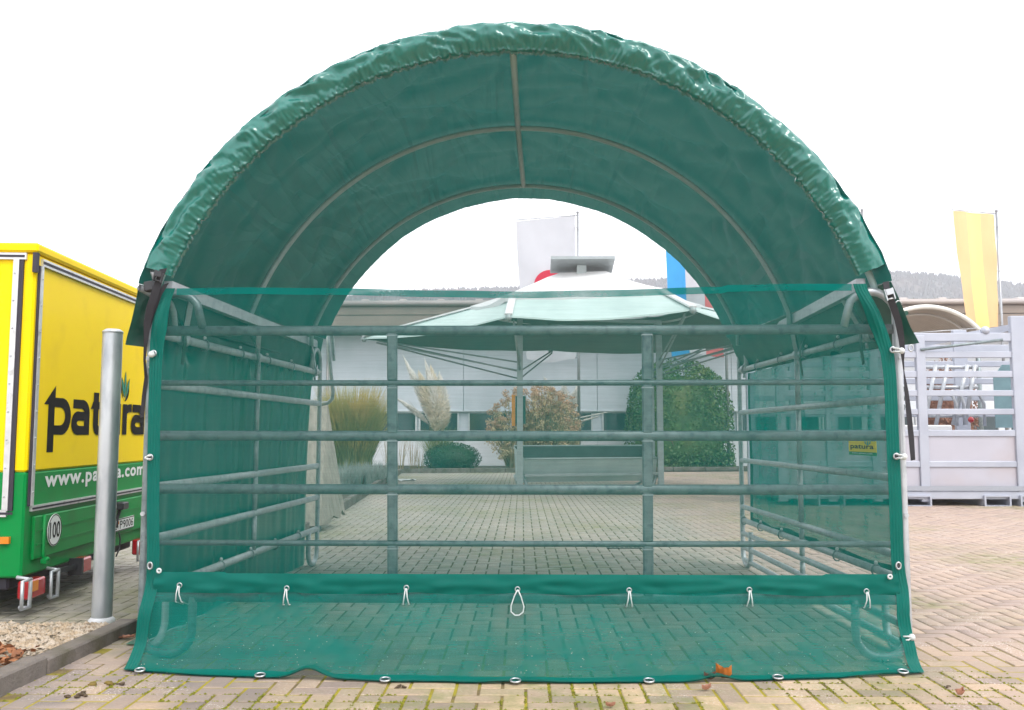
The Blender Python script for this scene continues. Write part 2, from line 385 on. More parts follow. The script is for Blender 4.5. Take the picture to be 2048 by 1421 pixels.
def paver_template(h, l=.0948, b=.0449, ch=.004, dep=.05):
    a, c = (l, b) if h == 0 else (b, l)
    vs = [(sx * a, sy * c, -dep) for sx, sy in ((-1, -1), (1, -1), (1, 1), (-1, 1))] + \
         [(sx * a, sy * c, -ch) for sx, sy in ((-1, -1), (1, -1), (1, 1), (-1, 1))] + \
         [(sx * (a - ch), sy * (c - ch), 0) for sx, sy in ((-1, -1), (1, -1), (1, 1), (-1, 1))]
    fs = [(8, 9, 10, 11)] + [(k, (k + 1) % 4, 4 + (k + 1) % 4, 4 + k) for k in range(4)] + [(4 + k, 4 + (k + 1) % 4, 8 + (k + 1) % 4, 8 + k) for k in range(4)]
    return vs, fs
tm = {}
for h in (0, 1):
    for k in range(10):
        me = bpy.data.meshes.new('paver'); v_, f_ = paver_template(h)
        me.from_pydata(v_, [], f_); a_ = me.attributes.new('tint', 'FLOAT', 'FACE'); a_.data.foreach_set('value', [k / 9.0] * len(f_)); me.materials.append(PAV); tm[h, k] = me
fieldv = []; fieldf = []; tints = []
tv = {h: np.array(paver_template(h)[0]) for h in (0, 1)}; tf = np.array(paver_template(0)[1])
nb = 0; cr2, sr2 = cr_, sr_
RM = np.array([[cr_, -sr_, 0], [sr_, cr_, 0], [0, 0, 1]])
for (X, Yw, h, d) in PL:
    dz = max(-.0012, random.gauss(0, .0012)); tx, ty = [max(-.009, min(.009, random.gauss(0, .005))) for _ in (0, 1)]
    if (X, Yw) in near:
        o = bpy.data.objects.new('paver', tm[h, min(9, int(random.random() * 10))]); COL.objects.link(o); o.parent = paving
        o.location = (X, Yw, dz); o.rotation_euler = (tx, ty, PAVE_ROT + random.gauss(0, .006))
    else:
        v = tv[h].copy(); v[:, 2] += dz + v[:, 0] * ty + v[:, 1] * tx
        v = v @ RM.T; v[:, 0] += X; v[:, 1] += Yw
        fieldv.append(v); fieldf.append(tf + nb); tints.append(random.random()); nb += len(v)
me = bpy.data.meshes.new('paver_field'); fv = np.concatenate(fieldv).astype(np.float32); ff = np.concatenate(fieldf).astype(np.int32)
me.vertices.add(len(fv)); me.vertices.foreach_set('co', fv.ravel()); me.loops.add(ff.size); me.loops.foreach_set('vertex_index', ff.ravel())
me.polygons.add(len(ff)); me.polygons.foreach_set('loop_start', np.arange(len(ff), dtype=np.int32) * 4); me.update(calc_edges=True)
a_ = me.attributes.new('tint', 'FLOAT', 'FACE'); a_.data.foreach_set('value', np.repeat(np.array(tints, dtype=np.float32), len(tf)))
me.materials.append(PAV)
pf = bpy.data.objects.new('paver_field', me); COL.objects.link(pf); pf.parent = paving; pf['kind'] = 'stuff'

# yard paving beyond what is built in pieces, and the beds
bed = MB()
bed.add([(KB.x, KB.y + .1, .03), (KC.x + 9, KC.y + .9, .03), (KC.x + 9, 30, .03), (KB.x, 30, .03)], [(0, 1, 2, 3)])
bed.add([(KA.x - .1, KA.y, .034), (KB.x - .1, KB.y, .034), (KB.x - .1, 30, .034), (-16, 30, .034), (-16, KA.y, .034)], [(0, 1, 2, 3, 4)])
tag(bed.build('planting_bed', SOIL), 'dark soil of the planting bed along the building', None, None, 'structure')
KERB = mat('kerb_concrete', (.15, .128, .115), .9, 0, .25, 9, .5, 70, col2=(.085, .075, .05), f2=(.48, .66), s2=5)
def kerb(name, label, pts, wd, ht, seg):
    root = thing(name, label, 'kerb', pts[0])
    for a, b in zip(pts[:-1], pts[1:]):
        a, b = Vector(a), Vector(b); L = (b - a).length; n = max(1, round(L / seg)); t = (b - a).normalized(); s = Vector((-t.y, t.x, 0))
        for k in range(n):
            p, q = a + t * (L * k / n + .006), a + t * (L * (k + 1) / n - .006)
            j = random.gauss(0, .004)
            m = MB(); m.frame_box((p + q) / 2 + Vector((0, 0, ht / 2 - .04 + j)), t * (q - p).length / 2, s * wd / 2, Vector((0, 0, ht / 2 + .04)))
            m.build('kerb_stone', KERB, root, bevel=.008)
kerb('planting_bed_kerb', 'low dark kerb edging the planting bed in front of the building', [KA, KB, KC, KC + V(8, 1, 0)], .09, .13, 1.0)

# ---------------------------------------------------------------- gravel bed at lower left
kerb('gravel_bed_kerb', 'grey kerb around the gravel bed below the steel post', [V(-2.23, -1.2, 0), V(-2.19, .60, 0)], .10, .078, 1.0)
gb = MB(); gb.grid(lambda u, v: (-5.2 + 2.96 * u, -1.2 + 1.72 * v, .055 + .012 * fn(u * 9, v * 7)), 30, 20)
tag(gb.build('gravel_bed', mat('gravel_ground', (.30, .25, .19), .95, 0, .3, 30, .7, 80)), 'gravel filled bed at the foot of the steel post', None, None, 'structure')
PEB = mat('pale_pebbles', (.33, .25, .17), .75, 0, .4, 25, .2, 90, col2=(.42, .35, .28), f2=(.45, .6), s2=22)
pv = []
ico = [(0, 0, 1), (.9, 0, .2), (.28, .86, .2), (-.73, .53, .2), (-.73, -.53, .2), (.28, -.86, .2)]
tri = [(0, 1, 2), (0, 2, 3), (0, 3, 4), (0, 4, 5), (0, 5, 1)]
arr = []
for k in range(7000):
    x = -2.25 - random.random() ** 1.2 * 1.9; y = -.95 + 1.45 * random.random()
    if y < -.12 + .25 * fn(x * 2, 5) and random.random() < .93: continue
    s = random.uniform(.007, .020); a = random.random() * 6.28; ca, sa = math.cos(a), math.sin(a); e = random.uniform(.6, 1)
    P = [(x + s * (ca * px - sa * py * e), y + s * (sa * px + ca * py * e), .056 + random.random() * .008 + s * .8 * pz) for px, py, pz in ico]
    for t in tri: arr += [P[i] for i in t]
tag(np_mesh('gravel', arr, 3, PEB), 'pale rounded gravel in the kerbed bed by the post', None, None, 'stuff')
LEAFB = mat('brown_dead_leaves', (.20, .075, .03), .8, 0, .4, 30, col2=(.33, .13, .05), f2=(.45, .6), s2=14)
arr = []
for k in range(1100):
    x = -2.28 - random.random() * .9; y = -1.1 + 1.0 * random.random() ** .8
    if y > -.16 + .2 * fn(x * 3, 2): continue
    s = random.uniform(.012, .035); n = Vector((random.gauss(0, .5), random.gauss(0, .5), 1)).normalized(); u = n.orthogonal().normalized(); u.rotate(Matrix.Rotation(random.random() * 6, 3, n)); vv = n.cross(u)
    c = Vector((x, y, .07 + .03 * random.random()))
    arr += [c - u * s, c + vv * s * .6, c + u * s, c - vv * s * .6]
tag(np_mesh('leaf_litter', [tuple(p) for p in arr], 4, LEAFB), 'brown leaf litter covering the near end of the gravel bed', None, None, 'stuff')

# ---------------------------------------------------------------- distant hills
def hills():
    prof = [(200, 760), (420, 690), (560, 640), (690, 598), (760, 590), (860, 583), (990, 579), (1200, 566), (1500, 553), (1700, 547), (1790, 549), (1900, 561), (2048, 581), (2300, 612), (2700, 640)]
    HY = 420
    m = MB(); xs = []
    top = [at(px, py + 10, HY) for px, py in prof]
    def zt(x):
        for a, b in zip(top[:-1], top[1:]):
            if a.x <= x <= b.x: return a.z + (b.z - a.z) * (x - a.x) / (b.x - a.x)
        return top[0].z if x < top[0].x else top[-1].z
    x0, x1 = top[0].x, top[-1].x
    m.grid(lambda u, v: (x0 + (x1 - x0) * u, HY - 170 * (1 - v), -.5 + (zt(x0 + (x1 - x0) * u)) * (math.sin(v * math.pi / 2)) ** 1.3 + 2 * fn(u * 30, v * 6) * v), 80, 10)
    m.grid(lambda u, v: (x0 + (x1 - x0) * u, HY + 160 * v, -.5 + (zt(x0 + (x1 - x0) * u)) * (math.cos(v * math.pi / 2)) + 0), 80, 6)
    FOR = mat('distant_wood', (.04, .052, .05), .95, 0, .3, .12, col2=(.07, .06, .05), f2=(.42, .6), s2=.05)
    tag(m.build('hillside', FOR), 'wooded hillside beyond the building', None, None, 'structure')
    arr = []
    for k in range(9000):
        x = x0 + (x1 - x0) * random.random(); v = random.random() ** .45
        y = HY - 170 * (1 - v); z = zt(x) * (math.sin(v * math.pi / 2)) ** 1.3 - 1
        h = random.uniform(2.0, 3.6); r = h * random.uniform(.32, .55)
        for q in range(5):
            a, b = q * 1.2566, (q + 1) * 1.2566
            arr += [(x + r * math.cos(a), y + r * math.sin(a), z), (x + r * math.cos(b), y + r * math.sin(b), z), (x + random.gauss(0, .3), y, z + h)]
    tag(np_mesh('forest', arr, 3, FOR), 'hazy far-off wood covering the hill ridge', None, None, 'stuff')
hills()

# ---------------------------------------------------------------- long building behind
def building():
    WY = 25.5
    CL = mat('grey_wall_cladding', (.66, .70, .76), .55, 0, .05, 1.2, stretch=(1, 1, .3))
    CL2 = mat('pale_plinth_cladding', (.80, .80, .84), .6, 0, .06, 1.2)
    FAS = mat('taupe_fascia_metal', (.25, .205, .175), .5, 0, .06, .8)
    GUT = mat('gutter_metal', (.42, .38, .37), .4, .3, .06, 2)
    GLS = mat('dark_window_glass', (.03, .055, .06), .06, 0, .1, 1, spec=.6)
    FRM = mat('window_frame_white', (.62, .64, .66), .45)
    def z(py): return at(1024, py, WY).z
    def x(px, py=840): return at(px, py, WY).x
    b = thing('warehouse', 'long low grey clad warehouse with taupe fascia behind the yard', 'building', (6, WY, 0))
    X0, X1 = x(430), x(2500); ZT = at(1024, 601, WY - 1.0).z
    zs = [0, z(882), z(864), z(825), z(763), z(640)]
    # wall: plinth panels, cladding panels between seams, windows in a strip
    seams = []
    xx = x(927)
    while xx > X0: xx -= 4.45
    while xx < X1: seams.append(xx); xx += 4.45
    core = MB(); core.box((X0, WY + .09, -.05), (X1, WY + 12, ZT - .1)); core.build('wall_core', CL, b)
    for a in seams:
        for (za, zb, mm) in ((zs[0], zs[1] - .012, CL2), (zs[1], zs[2] - .02, CL), (zs[3] + .03, zs[4] - .012, CL), (zs[4], ZT - .45, CL)):
            m = MB(); m.box((a + .008, WY - .01, za), (a + 4.45 - .008, WY + .087, zb)); m.build('wall_panel', mm, b)
        # windows: three per bay
        wx = a + .12
        for k in range(3):
            ww = (4.45 - .24) / 3
            fr = MB(); f = .055
            xa, xb = wx + k * ww + .03, wx + (k + 1) * ww - .03
            for q in ((xa, xa + f), (xb - f, xb)): fr.box((q[0], WY + .0, zs[2] - .01), (q[1], WY + .086, zs[3] + .02))
            fr.box((xa + f, WY + .004, zs[2] - .01), (xb - f, WY + .086, zs[2] + .04)); fr.box((xa + f, WY + .004, zs[3] - .03), (xb - f, WY + .086, zs[3] + .02))
            wo_ = fr.build('window', FRM, b)
            gl = MB(); gl.box((xa + f, WY + .05, zs[2] + .04), (xb - f, WY + .06, zs[3] - .03)); gl.build('pane', GLS, wo_)
        sl_ = MB(); sl_.box((a + .004, WY - .07, zs[3] + .022), (a + 4.446, WY - .012, zs[3] + .05)); sl_.build('window_drip', FRM, b)
    # fascia boards and gutter, roof sheet
    fz = [at(1024, p, WY - 1.0).z for p in (601, 614, 630, 662)]
    m = MB(); m.box((X0 - .5, WY - 1.0, fz[2] + .015), (X1 + .5, WY - .9, fz[1] - .02)); m.build('fascia_board', FAS, b)
    m = MB(); m.box((X0 - .5, WY - .98, fz[3]), (X1 + .5, WY - .9, fz[2] - .005)); m.build('fascia_board', FAS, b)
    m = MB(); m.box((X0 - .5, WY - .96, fz[1] - .02), (X1 + .5, WY - .9, fz[0] - .1)); m.build('fascia_board', FAS, b)
    m = MB(); m.box((X0 - .5, WY - .9, fz[3] + .03), (X1 + .5, WY + .1, fz[3] + .06)); m.build('soffit', FAS, b)
    m = MB(); m.tube([(X0 - .5, WY - 1.05, fz[0] - .1), (X1 + .5, WY - 1.05, fz[0] - .1)], .085, 10); m.build('gutter', GUT, b)
    m = MB(); m.add([(X0 - .5, WY - 1.05, fz[0] + .0), (X1 + .5, WY - 1.05, fz[0] + .0), (X1 + .5, WY + 12, fz[0] + .25), (X0 - .5, WY + 12, fz[0] + .25), (X0 - .5, WY - 1.05, fz[0] - .05), (X1 + .5, WY - 1.05, fz[0] - .05), (X1 + .5, WY + 12, fz[0] + .2), (X0 - .5, WY + 12, fz[0] + .2)], [(0, 1, 2, 3), (7, 6, 5, 4), (0, 4, 5, 1), (1, 5, 6, 2), (2, 6, 7, 3), (3, 7, 4, 0)]); rf = m.build('roof', GUT, b)
    xx = X0
    while xx < X1:
        s = MB(); s.add([(xx, WY - .9, fz[0] + .006), (xx + .28, WY - .9, fz[0] + .006), (xx + .28, WY - .5, fz[0] + .02), (xx, WY - .5, fz[0] + .02), (xx + .04, WY - .85, fz[0] + .07), (xx + .24, WY - .85, fz[0] + .07), (xx + .24, WY - .5, fz[0] + .08), (xx + .04, WY - .5, fz[0] + .08)], [(4, 5, 6, 7), (0, 1, 5, 4), (1, 2, 6, 5), (2, 3, 7, 6), (3, 0, 4, 7)])
        s.build('roof_rib', GUT, rf); xx += 1.25
    for px in (655, 1700):
        d = MB(); d.tube([(x(px), WY - .12, .0), (x(px), WY - .12, fz[3])], .045, 8); d.build('downpipe', GUT, b)
building()

# ---------------------------------------------------------------- vegetation
GL1 = mat('clipped_hedge_leaves', (.075, .155, .04), .5, 0, .4, 6, col2=(.17, .20, .045), f2=(.5, .72), s2=1.6, transl=.25, tcol=(.09, .17, .03))
GL2 = mat('box_leaves', (.02, .075, .03), .5, 0, .35, 9, transl=.2)
STRAW = mat('straw_grass', (.52, .40, .13), .7, 0, .35, 3, col2=(.30, .31, .09), f2=(.42, .6), s2=1.3, transl=.3)
REED = mat('dry_reed', (.42, .33, .19), .75, 0, .3, 4, transl=.3)
PLUME = mat('pampas_plume', (.95, .87, .74), .8, 0, .08, 8, transl=.4)
PLUMEW = mat('white_pampas_plume', (.97, .94, .90), .8, 0, .1, 8, transl=.4)
HYD = mat('dead_flower_head', (.50, .33, .21), .85, 0, .4, 12, transl=.2)
SILV = mat('silver_leaves', (.36, .40, .37), .7, 0, .3, 12, transl=.2)
STEM = mat('brown_stems', (.12, .085, .05), .9)
RBRN = mat('red_brown_leaves', (.24, .12, .085), .8, 0, .4, 8, col2=(.33, .20, .13), f2=(.45, .65), s2=4, transl=.2)

def leaves_on(center, rad, n, size, shell=.14, zmin=0.0, dome=1.0, seed=0):
    """leaf quads scattered over an uneven rounded body"""
    g = np.random.default_rng(seed); out = []
    for k in range(n):
        d = Vector((g.normal(), g.normal(), g.normal())).normalized()
        if d.z < -.25 and dome < 1: d.z *= .3
        sgn = lambda q: math.copysign(abs(q) ** dome, q)
        r = 1 - shell * g.random() ** 1.5 + .045 * noise.noise(Vector((d.x * 2.6 + seed, d.y * 2.6, d.z * 2.6))) + .04 * noise.noise(Vector((d.x * 7 + seed, d.y * 7, d.z * 7)))
        p = Vector((center[0] + rad[0] * r * sgn(d.x), center[1] + rad[1] * r * sgn(d.y), center[2] + rad[2] * r * sgn(d.z)))
        if p.z < zmin: continue
        nn = (d + Vector((g.normal(), g.normal(), g.normal())) * .8).normalized(); u = nn.orthogonal().normalized(); u.rotate(Matrix.Rotation(g.random() * 6.28, 3, nn)); v = nn.cross(u)
        s = size * (.6 + .8 * g.random())
        out += [p - u * s, p + v * s * .55, p + u * s, p - v * s * .55]
    return [tuple(p) for p in out]
def core_body(center, rad, mb, k=.84, seed=0, n=20, m=12, zmin=0.0, dome=1.0):
    c = Vector(center); vs = []; fs = []
    sg = lambda q: math.copysign(abs(q) ** dome, q)
    for i in range(m + 1):
        a = math.pi * i / m
        for q in range(n):
            b = 2 * math.pi * q / n; d = Vector((math.sin(a) * math.cos(b), math.sin(a) * math.sin(b), math.cos(a)))
            r = k * (1 + .05 * noise.noise(d * 2.6 + Vector((seed, 0, 0))))
            p = c + Vector((rad[0] * r * sg(d.x), rad[1] * r * sg(d.y), rad[2] * r * sg(d.z))); p.z = max(p.z, zmin); vs.append(p)
    for i in range(m):
        for q in range(n): fs.append((i * n + q, (i + 1) * n + q, (i + 1) * n + (q + 1) % n, i * n + (q + 1) % n))
    mb.add(vs, fs, True)
def bush(name, label, cat, c, rad, n, size, mt, seed, dome=1.0, zmin=.04, shell=.16):
    t = thing(name, label, cat, (c[0], c[1], 0))
    m = MB(); core_body(c, rad, m, .80, seed, zmin=zmin, dome=dome)
    cr = m.build('crown_core', mt, t)
    np_mesh('crown', leaves_on(c, rad, n, size, shell, zmin, dome, seed), 4, mt, t)
    m = MB()
    for k in range(4): m.tube([(c[0] + random.gauss(0, .05), c[1] + random.gauss(0, .05), 0), (c[0] + random.gauss(0, rad[0] * .3), c[1] + random.gauss(0, rad[1] * .3), c[2])], [.05, .02], 6)
    m.build('trunk', STEM, t)
    return t
# big clipped dome, clipped ball
c = at(1368, 840, 22.9); rx = (at(1476, 840, 22.9).x - at(1258, 840, 22.9).x) / 2; zt = at(1368, 719, 22.9).z
bush('clipped_hedge_dome', 'tall dome-clipped green evergreen in the planting bed, seen right through the net', 'bush', (c.x, 23.9, zt * .26), (rx * 1.02, rx * .8, zt * .75), 19000, .05, GL1, 3, .72)
c = at(903, 915, 21.9); rx = (at(962, 915, 21.9).x - at(845, 915, 21.9).x) / 2; zt = at(903, 885, 21.9).z
bush('boxwood_ball', 'small dark green clipped boxwood ball by the kerb', 'bush', (c.x, 22.2, zt * .42), (rx, rx * .85, zt * .58), 6500, .022, GL2, 9, 1.0)

def blade_clump(mb_pts, base, h, spread, n, w, droop=.35, r0=.25, seed=1, up=.0):
    g = np.random.default_rng(seed)
    for k in range(n):
        a = g.random() * 6.283; rr = r0 * math.sqrt(g.random()); x, y = base[0] + rr * math.cos(a), base[1] + rr * math.sin(a)
        a2 = a + g.normal() * .5; L = h * (.62 + .42 * g.random()); sp = spread * (.15 + .85 * g.random()); dr = droop * g.random()
        pts = []
        for q in (0, .35, .7, 1):
            out = sp * q ** 1.6; z = L * q - dr * L * q ** 3 * .55
            pts.append(Vector((x + out * math.cos(a2), y + out * math.sin(a2), base[2] + z)))
        sd = Vector((-math.sin(a2 + g.normal()), math.cos(a2 + g.normal()), 0)).normalized(); ws = (w, w * .9, w * .6, w * .08)
        for i in range(3):
            mb_pts += [tuple(pts[i] - sd * ws[i]), tuple(pts[i] + sd * ws[i]), tuple(pts[i + 1] + sd * ws[i + 1]), tuple(pts[i + 1] - sd * ws[i + 1])]
# straw-coloured grass on the left
YG = 17.0
b = at(705, 948, YG); hgt = at(705, 770, YG).z
t = thing('ornamental_grass', 'big straw yellow clump of ornamental grass behind the leaning board', 'grass clump', (b.x, YG, 0))
arr = []; blade_clump(arr, (b.x - .05, YG, .03), hgt * 1.04, .75, 4600, .009, .42, .42, 5); np_mesh('blades', arr, 4, STRAW, t)
arr = []; blade_clump(arr, (b.x - .05, YG, .03), hgt * .75, .5, 1200, .009, .5, .45, 6); np_mesh('lower_blades', arr, 4, mat('green_grass_blades', (.20, .22, .07), .7, 0, .3, 4, transl=.3), t)
# silver ground shrub
c = at(718, 955, 14.2)
t = thing('silver_shrub', 'low grey green silvery shrub at the foot of the straw grass', 'bush', (c.x - .05, 15.0, 0))
arr = []
for k in range(34): blade_clump(arr, (c.x - .05 + random.uniform(-.42, .42), 15.0 + random.uniform(-.8, .8), .02), random.uniform(.32, .56), .20, 60, .009, .3, .08, 300 + k)
np_mesh('sprigs', arr, 4, SILV, t)
m = MB()
for k in range(10): x_, y_ = c.x + random.uniform(-.35, .3), 15.0 + random.uniform(-.6, .6); m.tube([(x_, y_, 0), (x_ + .03, y_, .22)], [.015, .006], 5)
m.build('stems', STEM, t)
# dry bare stems between grass and ball
t = thing('dry_stem_plant', 'sparse dry bare stems against the pale wall left of the boxwood ball', 'plant', (at(790, 940, 21.6).x, 22.6, 0))
arr = []
for px in (765, 790, 815, 832): blade_clump(arr, (at(px, 940, 21.6).x, 22.6, .03), random.uniform(.6, 1.4), .35, 26, .006, .2, .12, px)
np_mesh('stems', arr, 4, REED, t)

def plume(pts, base, top, fat, n, seed, lean=(0, 0, 0)):
    g = np.random.default_rng(seed); base, top = Vector(base), Vector(top); ax = top - base; L = ax.length
    bend = Vector(lean)
    for k in range(n):
        q = g.random(); c = base + ax * q + bend * q * q
        f = fat * (math.sin(math.pi * min(1, q * 1.02) ** .75) ** .8) * (.3 + .9 * g.random())
        a = g.random() * 6.283; d = Vector((math.cos(a), math.sin(a), 0))
        tip = c + d * f + ax.normalized() * L * .13 * (.5 + g.random()) + bend * .12
        sd = Vector((g.normal(), g.normal(), g.normal() * .3)).normalized() * .014
        m_ = (c + tip) / 2 + Vector((0, 0, .012))
        pts += [tuple(c), tuple(m_ + sd), tuple(tip), tuple(m_ - sd)]
def pampas(name, label, px, Y, plumes, leafh, nleaf, sd):
    b = at(px, 940, Y); t = thing(name, label, 'pampas grass', (b.x, Y, 0))
    arr = []; blade_clump(arr, (b.x, Y, .02), leafh, .7, nleaf, .007, .55, .2, sd); np_mesh('leaves', arr, 4, mat('pampas_leaves', (.24, .27, .10), .7, 0, .3, 4, transl=.3), t)
    for i, (x0, y0, x1, y1, fat, ln, mt) in enumerate(plumes):
        p0, p1 = at(x0, y0, Y + .1 * (i % 3)), at(x1, y1, Y + .1 * (i % 3))
        arr = []; plume(arr, p0, p1, fat * 1.5, 3000, sd * 10 + i, ln); pl = np_mesh('plume', arr, 4, mt, t)
        s = MB(); s.tube([(b.x + random.gauss(0, .06), Y, .05), tuple((p0 + Vector((b.x, Y, .05))) / 2 + Vector((.02, 0, .05))), tuple(p0), tuple(p0 + (p1 - p0) * .9)], [.009, .008, .007, .003], 5); s.build('stem', REED, pl)
pampas('pampas_grass', 'pampas grass with thick cream plumes swept left, before the window strip', 876, 22.4, [
    (872, 850, 850, 755, .20, (-.14, 0, 0), PLUME), (880, 845, 872, 745, .17, (-.14, 0, 0), PLUME), (888, 856, 886, 758, .17, (-.10, 0, 0), PLUMEW), (880, 862, 866, 752, .2, (-.1, 0, 0), PLUMEW),
    (868, 860, 832, 735, .12, (-.28, 0, .05), PLUMEW), (880, 858, 862, 738, .12, (-.14, 0, .03), PLUMEW), (872, 868, 878, 790, .22, (0, 0, 0), PLUME),
    (858, 850, 812, 795, .10, (-.2, 0, -.12), PLUMEW), (884, 866, 890, 800, .15, (.02, 0, 0), PLUME)], 1.5, 420, 7)
pampas('pampas_grass', 'paler pampas grass rising behind the dead hydrangea, plumes tilted right', 1125, 23.6, [
    (1120, 820, 1098, 762, .14, (-.1, 0, 0), PLUMEW), (1130, 830, 1128, 772, .15, (.0, 0, 0), PLUMEW), (1140, 840, 1148, 778, .14, (.1, 0, 0), PLUMEW),
    (1150, 850, 1180, 832, .07, (.2, 0, -.05), PLUMEW), (1145, 840, 1200, 826, .06, (.1, 0, -.02), PLUMEW)], 1.2, 300, 17)

def hydrangea(name, label, px0, px1, ytop, Y, nst, sd):
    g = np.random.default_rng(sd); bx = (at(px0, 940, Y).x + at(px1, 940, Y).x) / 2; zt = at(px0, ytop, Y).z; half = abs(at(px1, 900, Y).x - at(px0, 900, Y).x) / 2
    t = thing(name, label, 'plant', (bx, Y, 0)); st = MB(); heads = []; small = []
    for k in range(nst):
        a = g.normal() * .5; x = bx + (g.random() * 2 - 1) * half; y = Y + g.normal() * .35
        z = zt * (1 - .35 * g.random() ** 1.4 - .30 * (abs(x - bx) / half) ** 2.4)
        b = Vector((bx + (x - bx) * .5, Y + (y - Y) * .4, .03)); top = Vector((x, y, z))
        st.tube([b, (b + top) / 2 + Vector((g.normal() * .05, 0, .05)), top], [.009, .007, .004], 5)
        heads += leaves_on(top, (.115, .115, .085), 70, .026, .6, 0, 1, int(sd * 100 + k))
        for q in range(9):
            zz = z * (.35 + .6 * g.random()); f = zz / z; small += leaves_on((b.x + (x - b.x) * f + g.normal() * .06, y + g.normal() * .06, zz), (.10, .10, .10), 12, .03, .8, 0, 1, int(k * 31 + q))
    st.build('stems', STEM, t); np_mesh('flower_heads', heads, 4, HYD, t); np_mesh('dry_leaves', small, 4, mat('dry_tan_leaves', (.48, .38, .22), .85, 0, .35, 9, transl=.2), t)
hydrangea('dead_hydrangea', 'tall dry brown hydrangea with faded flower heads behind the feed trough', 975, 1160, 772, 22.3, 95, 4)
t = thing('dry_perennial_clump', 'dense tan clump of dried perennials under the white pampas, right of the feeder post', 'plant', (at(1092, 940, 22.0).x, 22.5, 0))
arr = []
for px in range(1050, 1150, 9): blade_clump(arr, (at(px, 940, 22.0).x, 22.5 + random.uniform(-.2, .2), .03), at(1092, random.uniform(770, 800), 22.5).z * (1 - .25 * abs(px - 1098) / 52), .22, 260, .012, .6, .1, px + 7)
np_mesh('dry_stalks', arr, 4, mat('tan_stalks', (.52, .42, .25), .8, 0, .35, 7, transl=.2), t)
arr = []
for k in range(60): arr += leaves_on((at(random.uniform(1045, 1150), 900, 22.3).x, 22.3 + random.uniform(-.2, .3), random.uniform(1.2, 2.3)), (.10, .10, .07), 40, .03, .6, 0, 1, 900 + k)
np_mesh('seed_heads', arr, 4, HYD, t)
t = thing('dry_reed_clump', 'small clump of dry tan reeds right of the boxwood ball', 'grass clump', (at(1018, 940, 21.7).x, 22.1, 0))
arr = []; blade_clump(arr, (at(1022, 940, 21.7).x, 22.1, .03), 1.0, .45, 420, .008, .7, .15, 31); np_mesh('blades', arr, 4, REED, t)

# ---------------------------------------------------------------- flags
def flag(name, label, px_pole, ybot, ytop, Y, left_px, flag_top, flag_bot, mats, arm_tilt=0, emblem=None, seed=1, cloth=True, swoop=0):
    p0 = at(px_pole, ybot, Y); p1 = at(px_pole, ytop, Y); x = at(px_pole, (ytop + ybot) / 2, Y).x; zt = p1.z
    t = thing(name, label, 'flag' if cloth else 'flagpole', (x, Y, 0))
    PM = mat('flagpole_aluminium', (.34, .35, .37), .35, .7)
    m = MB(); m.tube([(x, Y, 0), (x, Y, zt)], [.05, .035], 10); m.build('pole', PM, t)
    m = MB(); m.ball((x, Y, zt + .03), .05, 8, 6); m.build('finial', PM, t)
    if not cloth: 
        m = MB(); m.tube([(x - .3, Y, zt - .02), (x, Y, zt - .05)], .012, 6); m.build('arm', PM, t); return t
    xl = at(left_px, flag_top, Y).x; za = at(left_px, flag_top, Y).z; zr = zt - .06
    m = MB(); m.tube([(x, Y, zr), (xl - .06, Y, za + .02)], .014, 6); m.build('arm', PM, t)
    zb = at(left_px, flag_bot, Y).z; ns = len(mats)
    g0 = x - .08
    for s in range(ns):
        def fnc(u, v, s=s):
            q = (s + u) / ns; X = xl + (g0 - xl) * q; ztop = za + (zr - za) * q - .02; Z = ztop + (zb - ztop) * v
            X += swoop * (1 - q) * (v ** 1.5) * (g0 - xl)
            yy = Y + .07 * math.sin(q * 7 + v * 3.5 + seed) * (.15 + v) + .06 * noise.noise(Vector((q * 3, v * 4, seed)))
            return (X, yy, Z + .05 * v * math.sin(q * 6 + seed))
        m = MB(); m.grid(fnc, 16, 30); m.build('cloth', mats[s], t)
    if emblem:
        c = at(*emblem[0], Y); r = emblem[1]; m = MB(); m.disc((c.x, Y - .16, c.z), (r, 0, 0), (0, 0, r), 28); m.build('emblem', emblem[2], t)
    for zz in (zr - .4, (zr + zb) / 2, zb + .1):
        m = MB(); m.tube([(x, Y - .05, zz), (x - .1, Y - .02, zz - .01)], .012, 5); m.build('flag_clip', PM, t)
    return t
FW = mat('white_flag_cloth', (.57, .58, .62), .8, 0, .05, 3, transl=.4)
FR = mat('red_flag_cloth', (.62, .03, .07), .8, 0, .05, 3, transl=.4)
FRP = mat('faded_red_flag_cloth', (.70, .16, .17), .8, 0, .05, 3, transl=.45)
FB = mat('blue_flag_cloth', (.05, .34, .70), .8, 0, .08, 3, transl=.4)
FY = mat('yellow_flag_cloth', (.95, .84, .30), .8, 0, .08, 2, transl=.55, tcol=(.97, .88, .35))
FO = mat('orange_flag_cloth', (.92, .55, .26), .8, 0, .08, 2, transl=.55, tcol=(.95, .72, .40))
flag('flag', 'tall white flag with red disc above the canopy of the feeder', 1157, 940, 427, 23.0, 1032, 442, 722, [FW], seed=2, emblem=((1099, 573), .48, FR), swoop=.18)
flag('flag', 'blue white and red striped flag right of the feeder canopy', 1452, 935, 395, 23.2, 1328, 402, 712, [FB, FW, FRP], seed=5, swoop=.10)
flag('flag', 'orange and yellow vertically striped flag at the right edge', 2005, 940, 424, 22.5, 1906, 421, 658, [FO, FY, FO], seed=9, swoop=.22)
flag('flagpole', 'bare flagpole showing just above the right shoulder of the roof', 1733, 940, 422, 23.5, 1700, 430, 600, [FW], cloth=False)

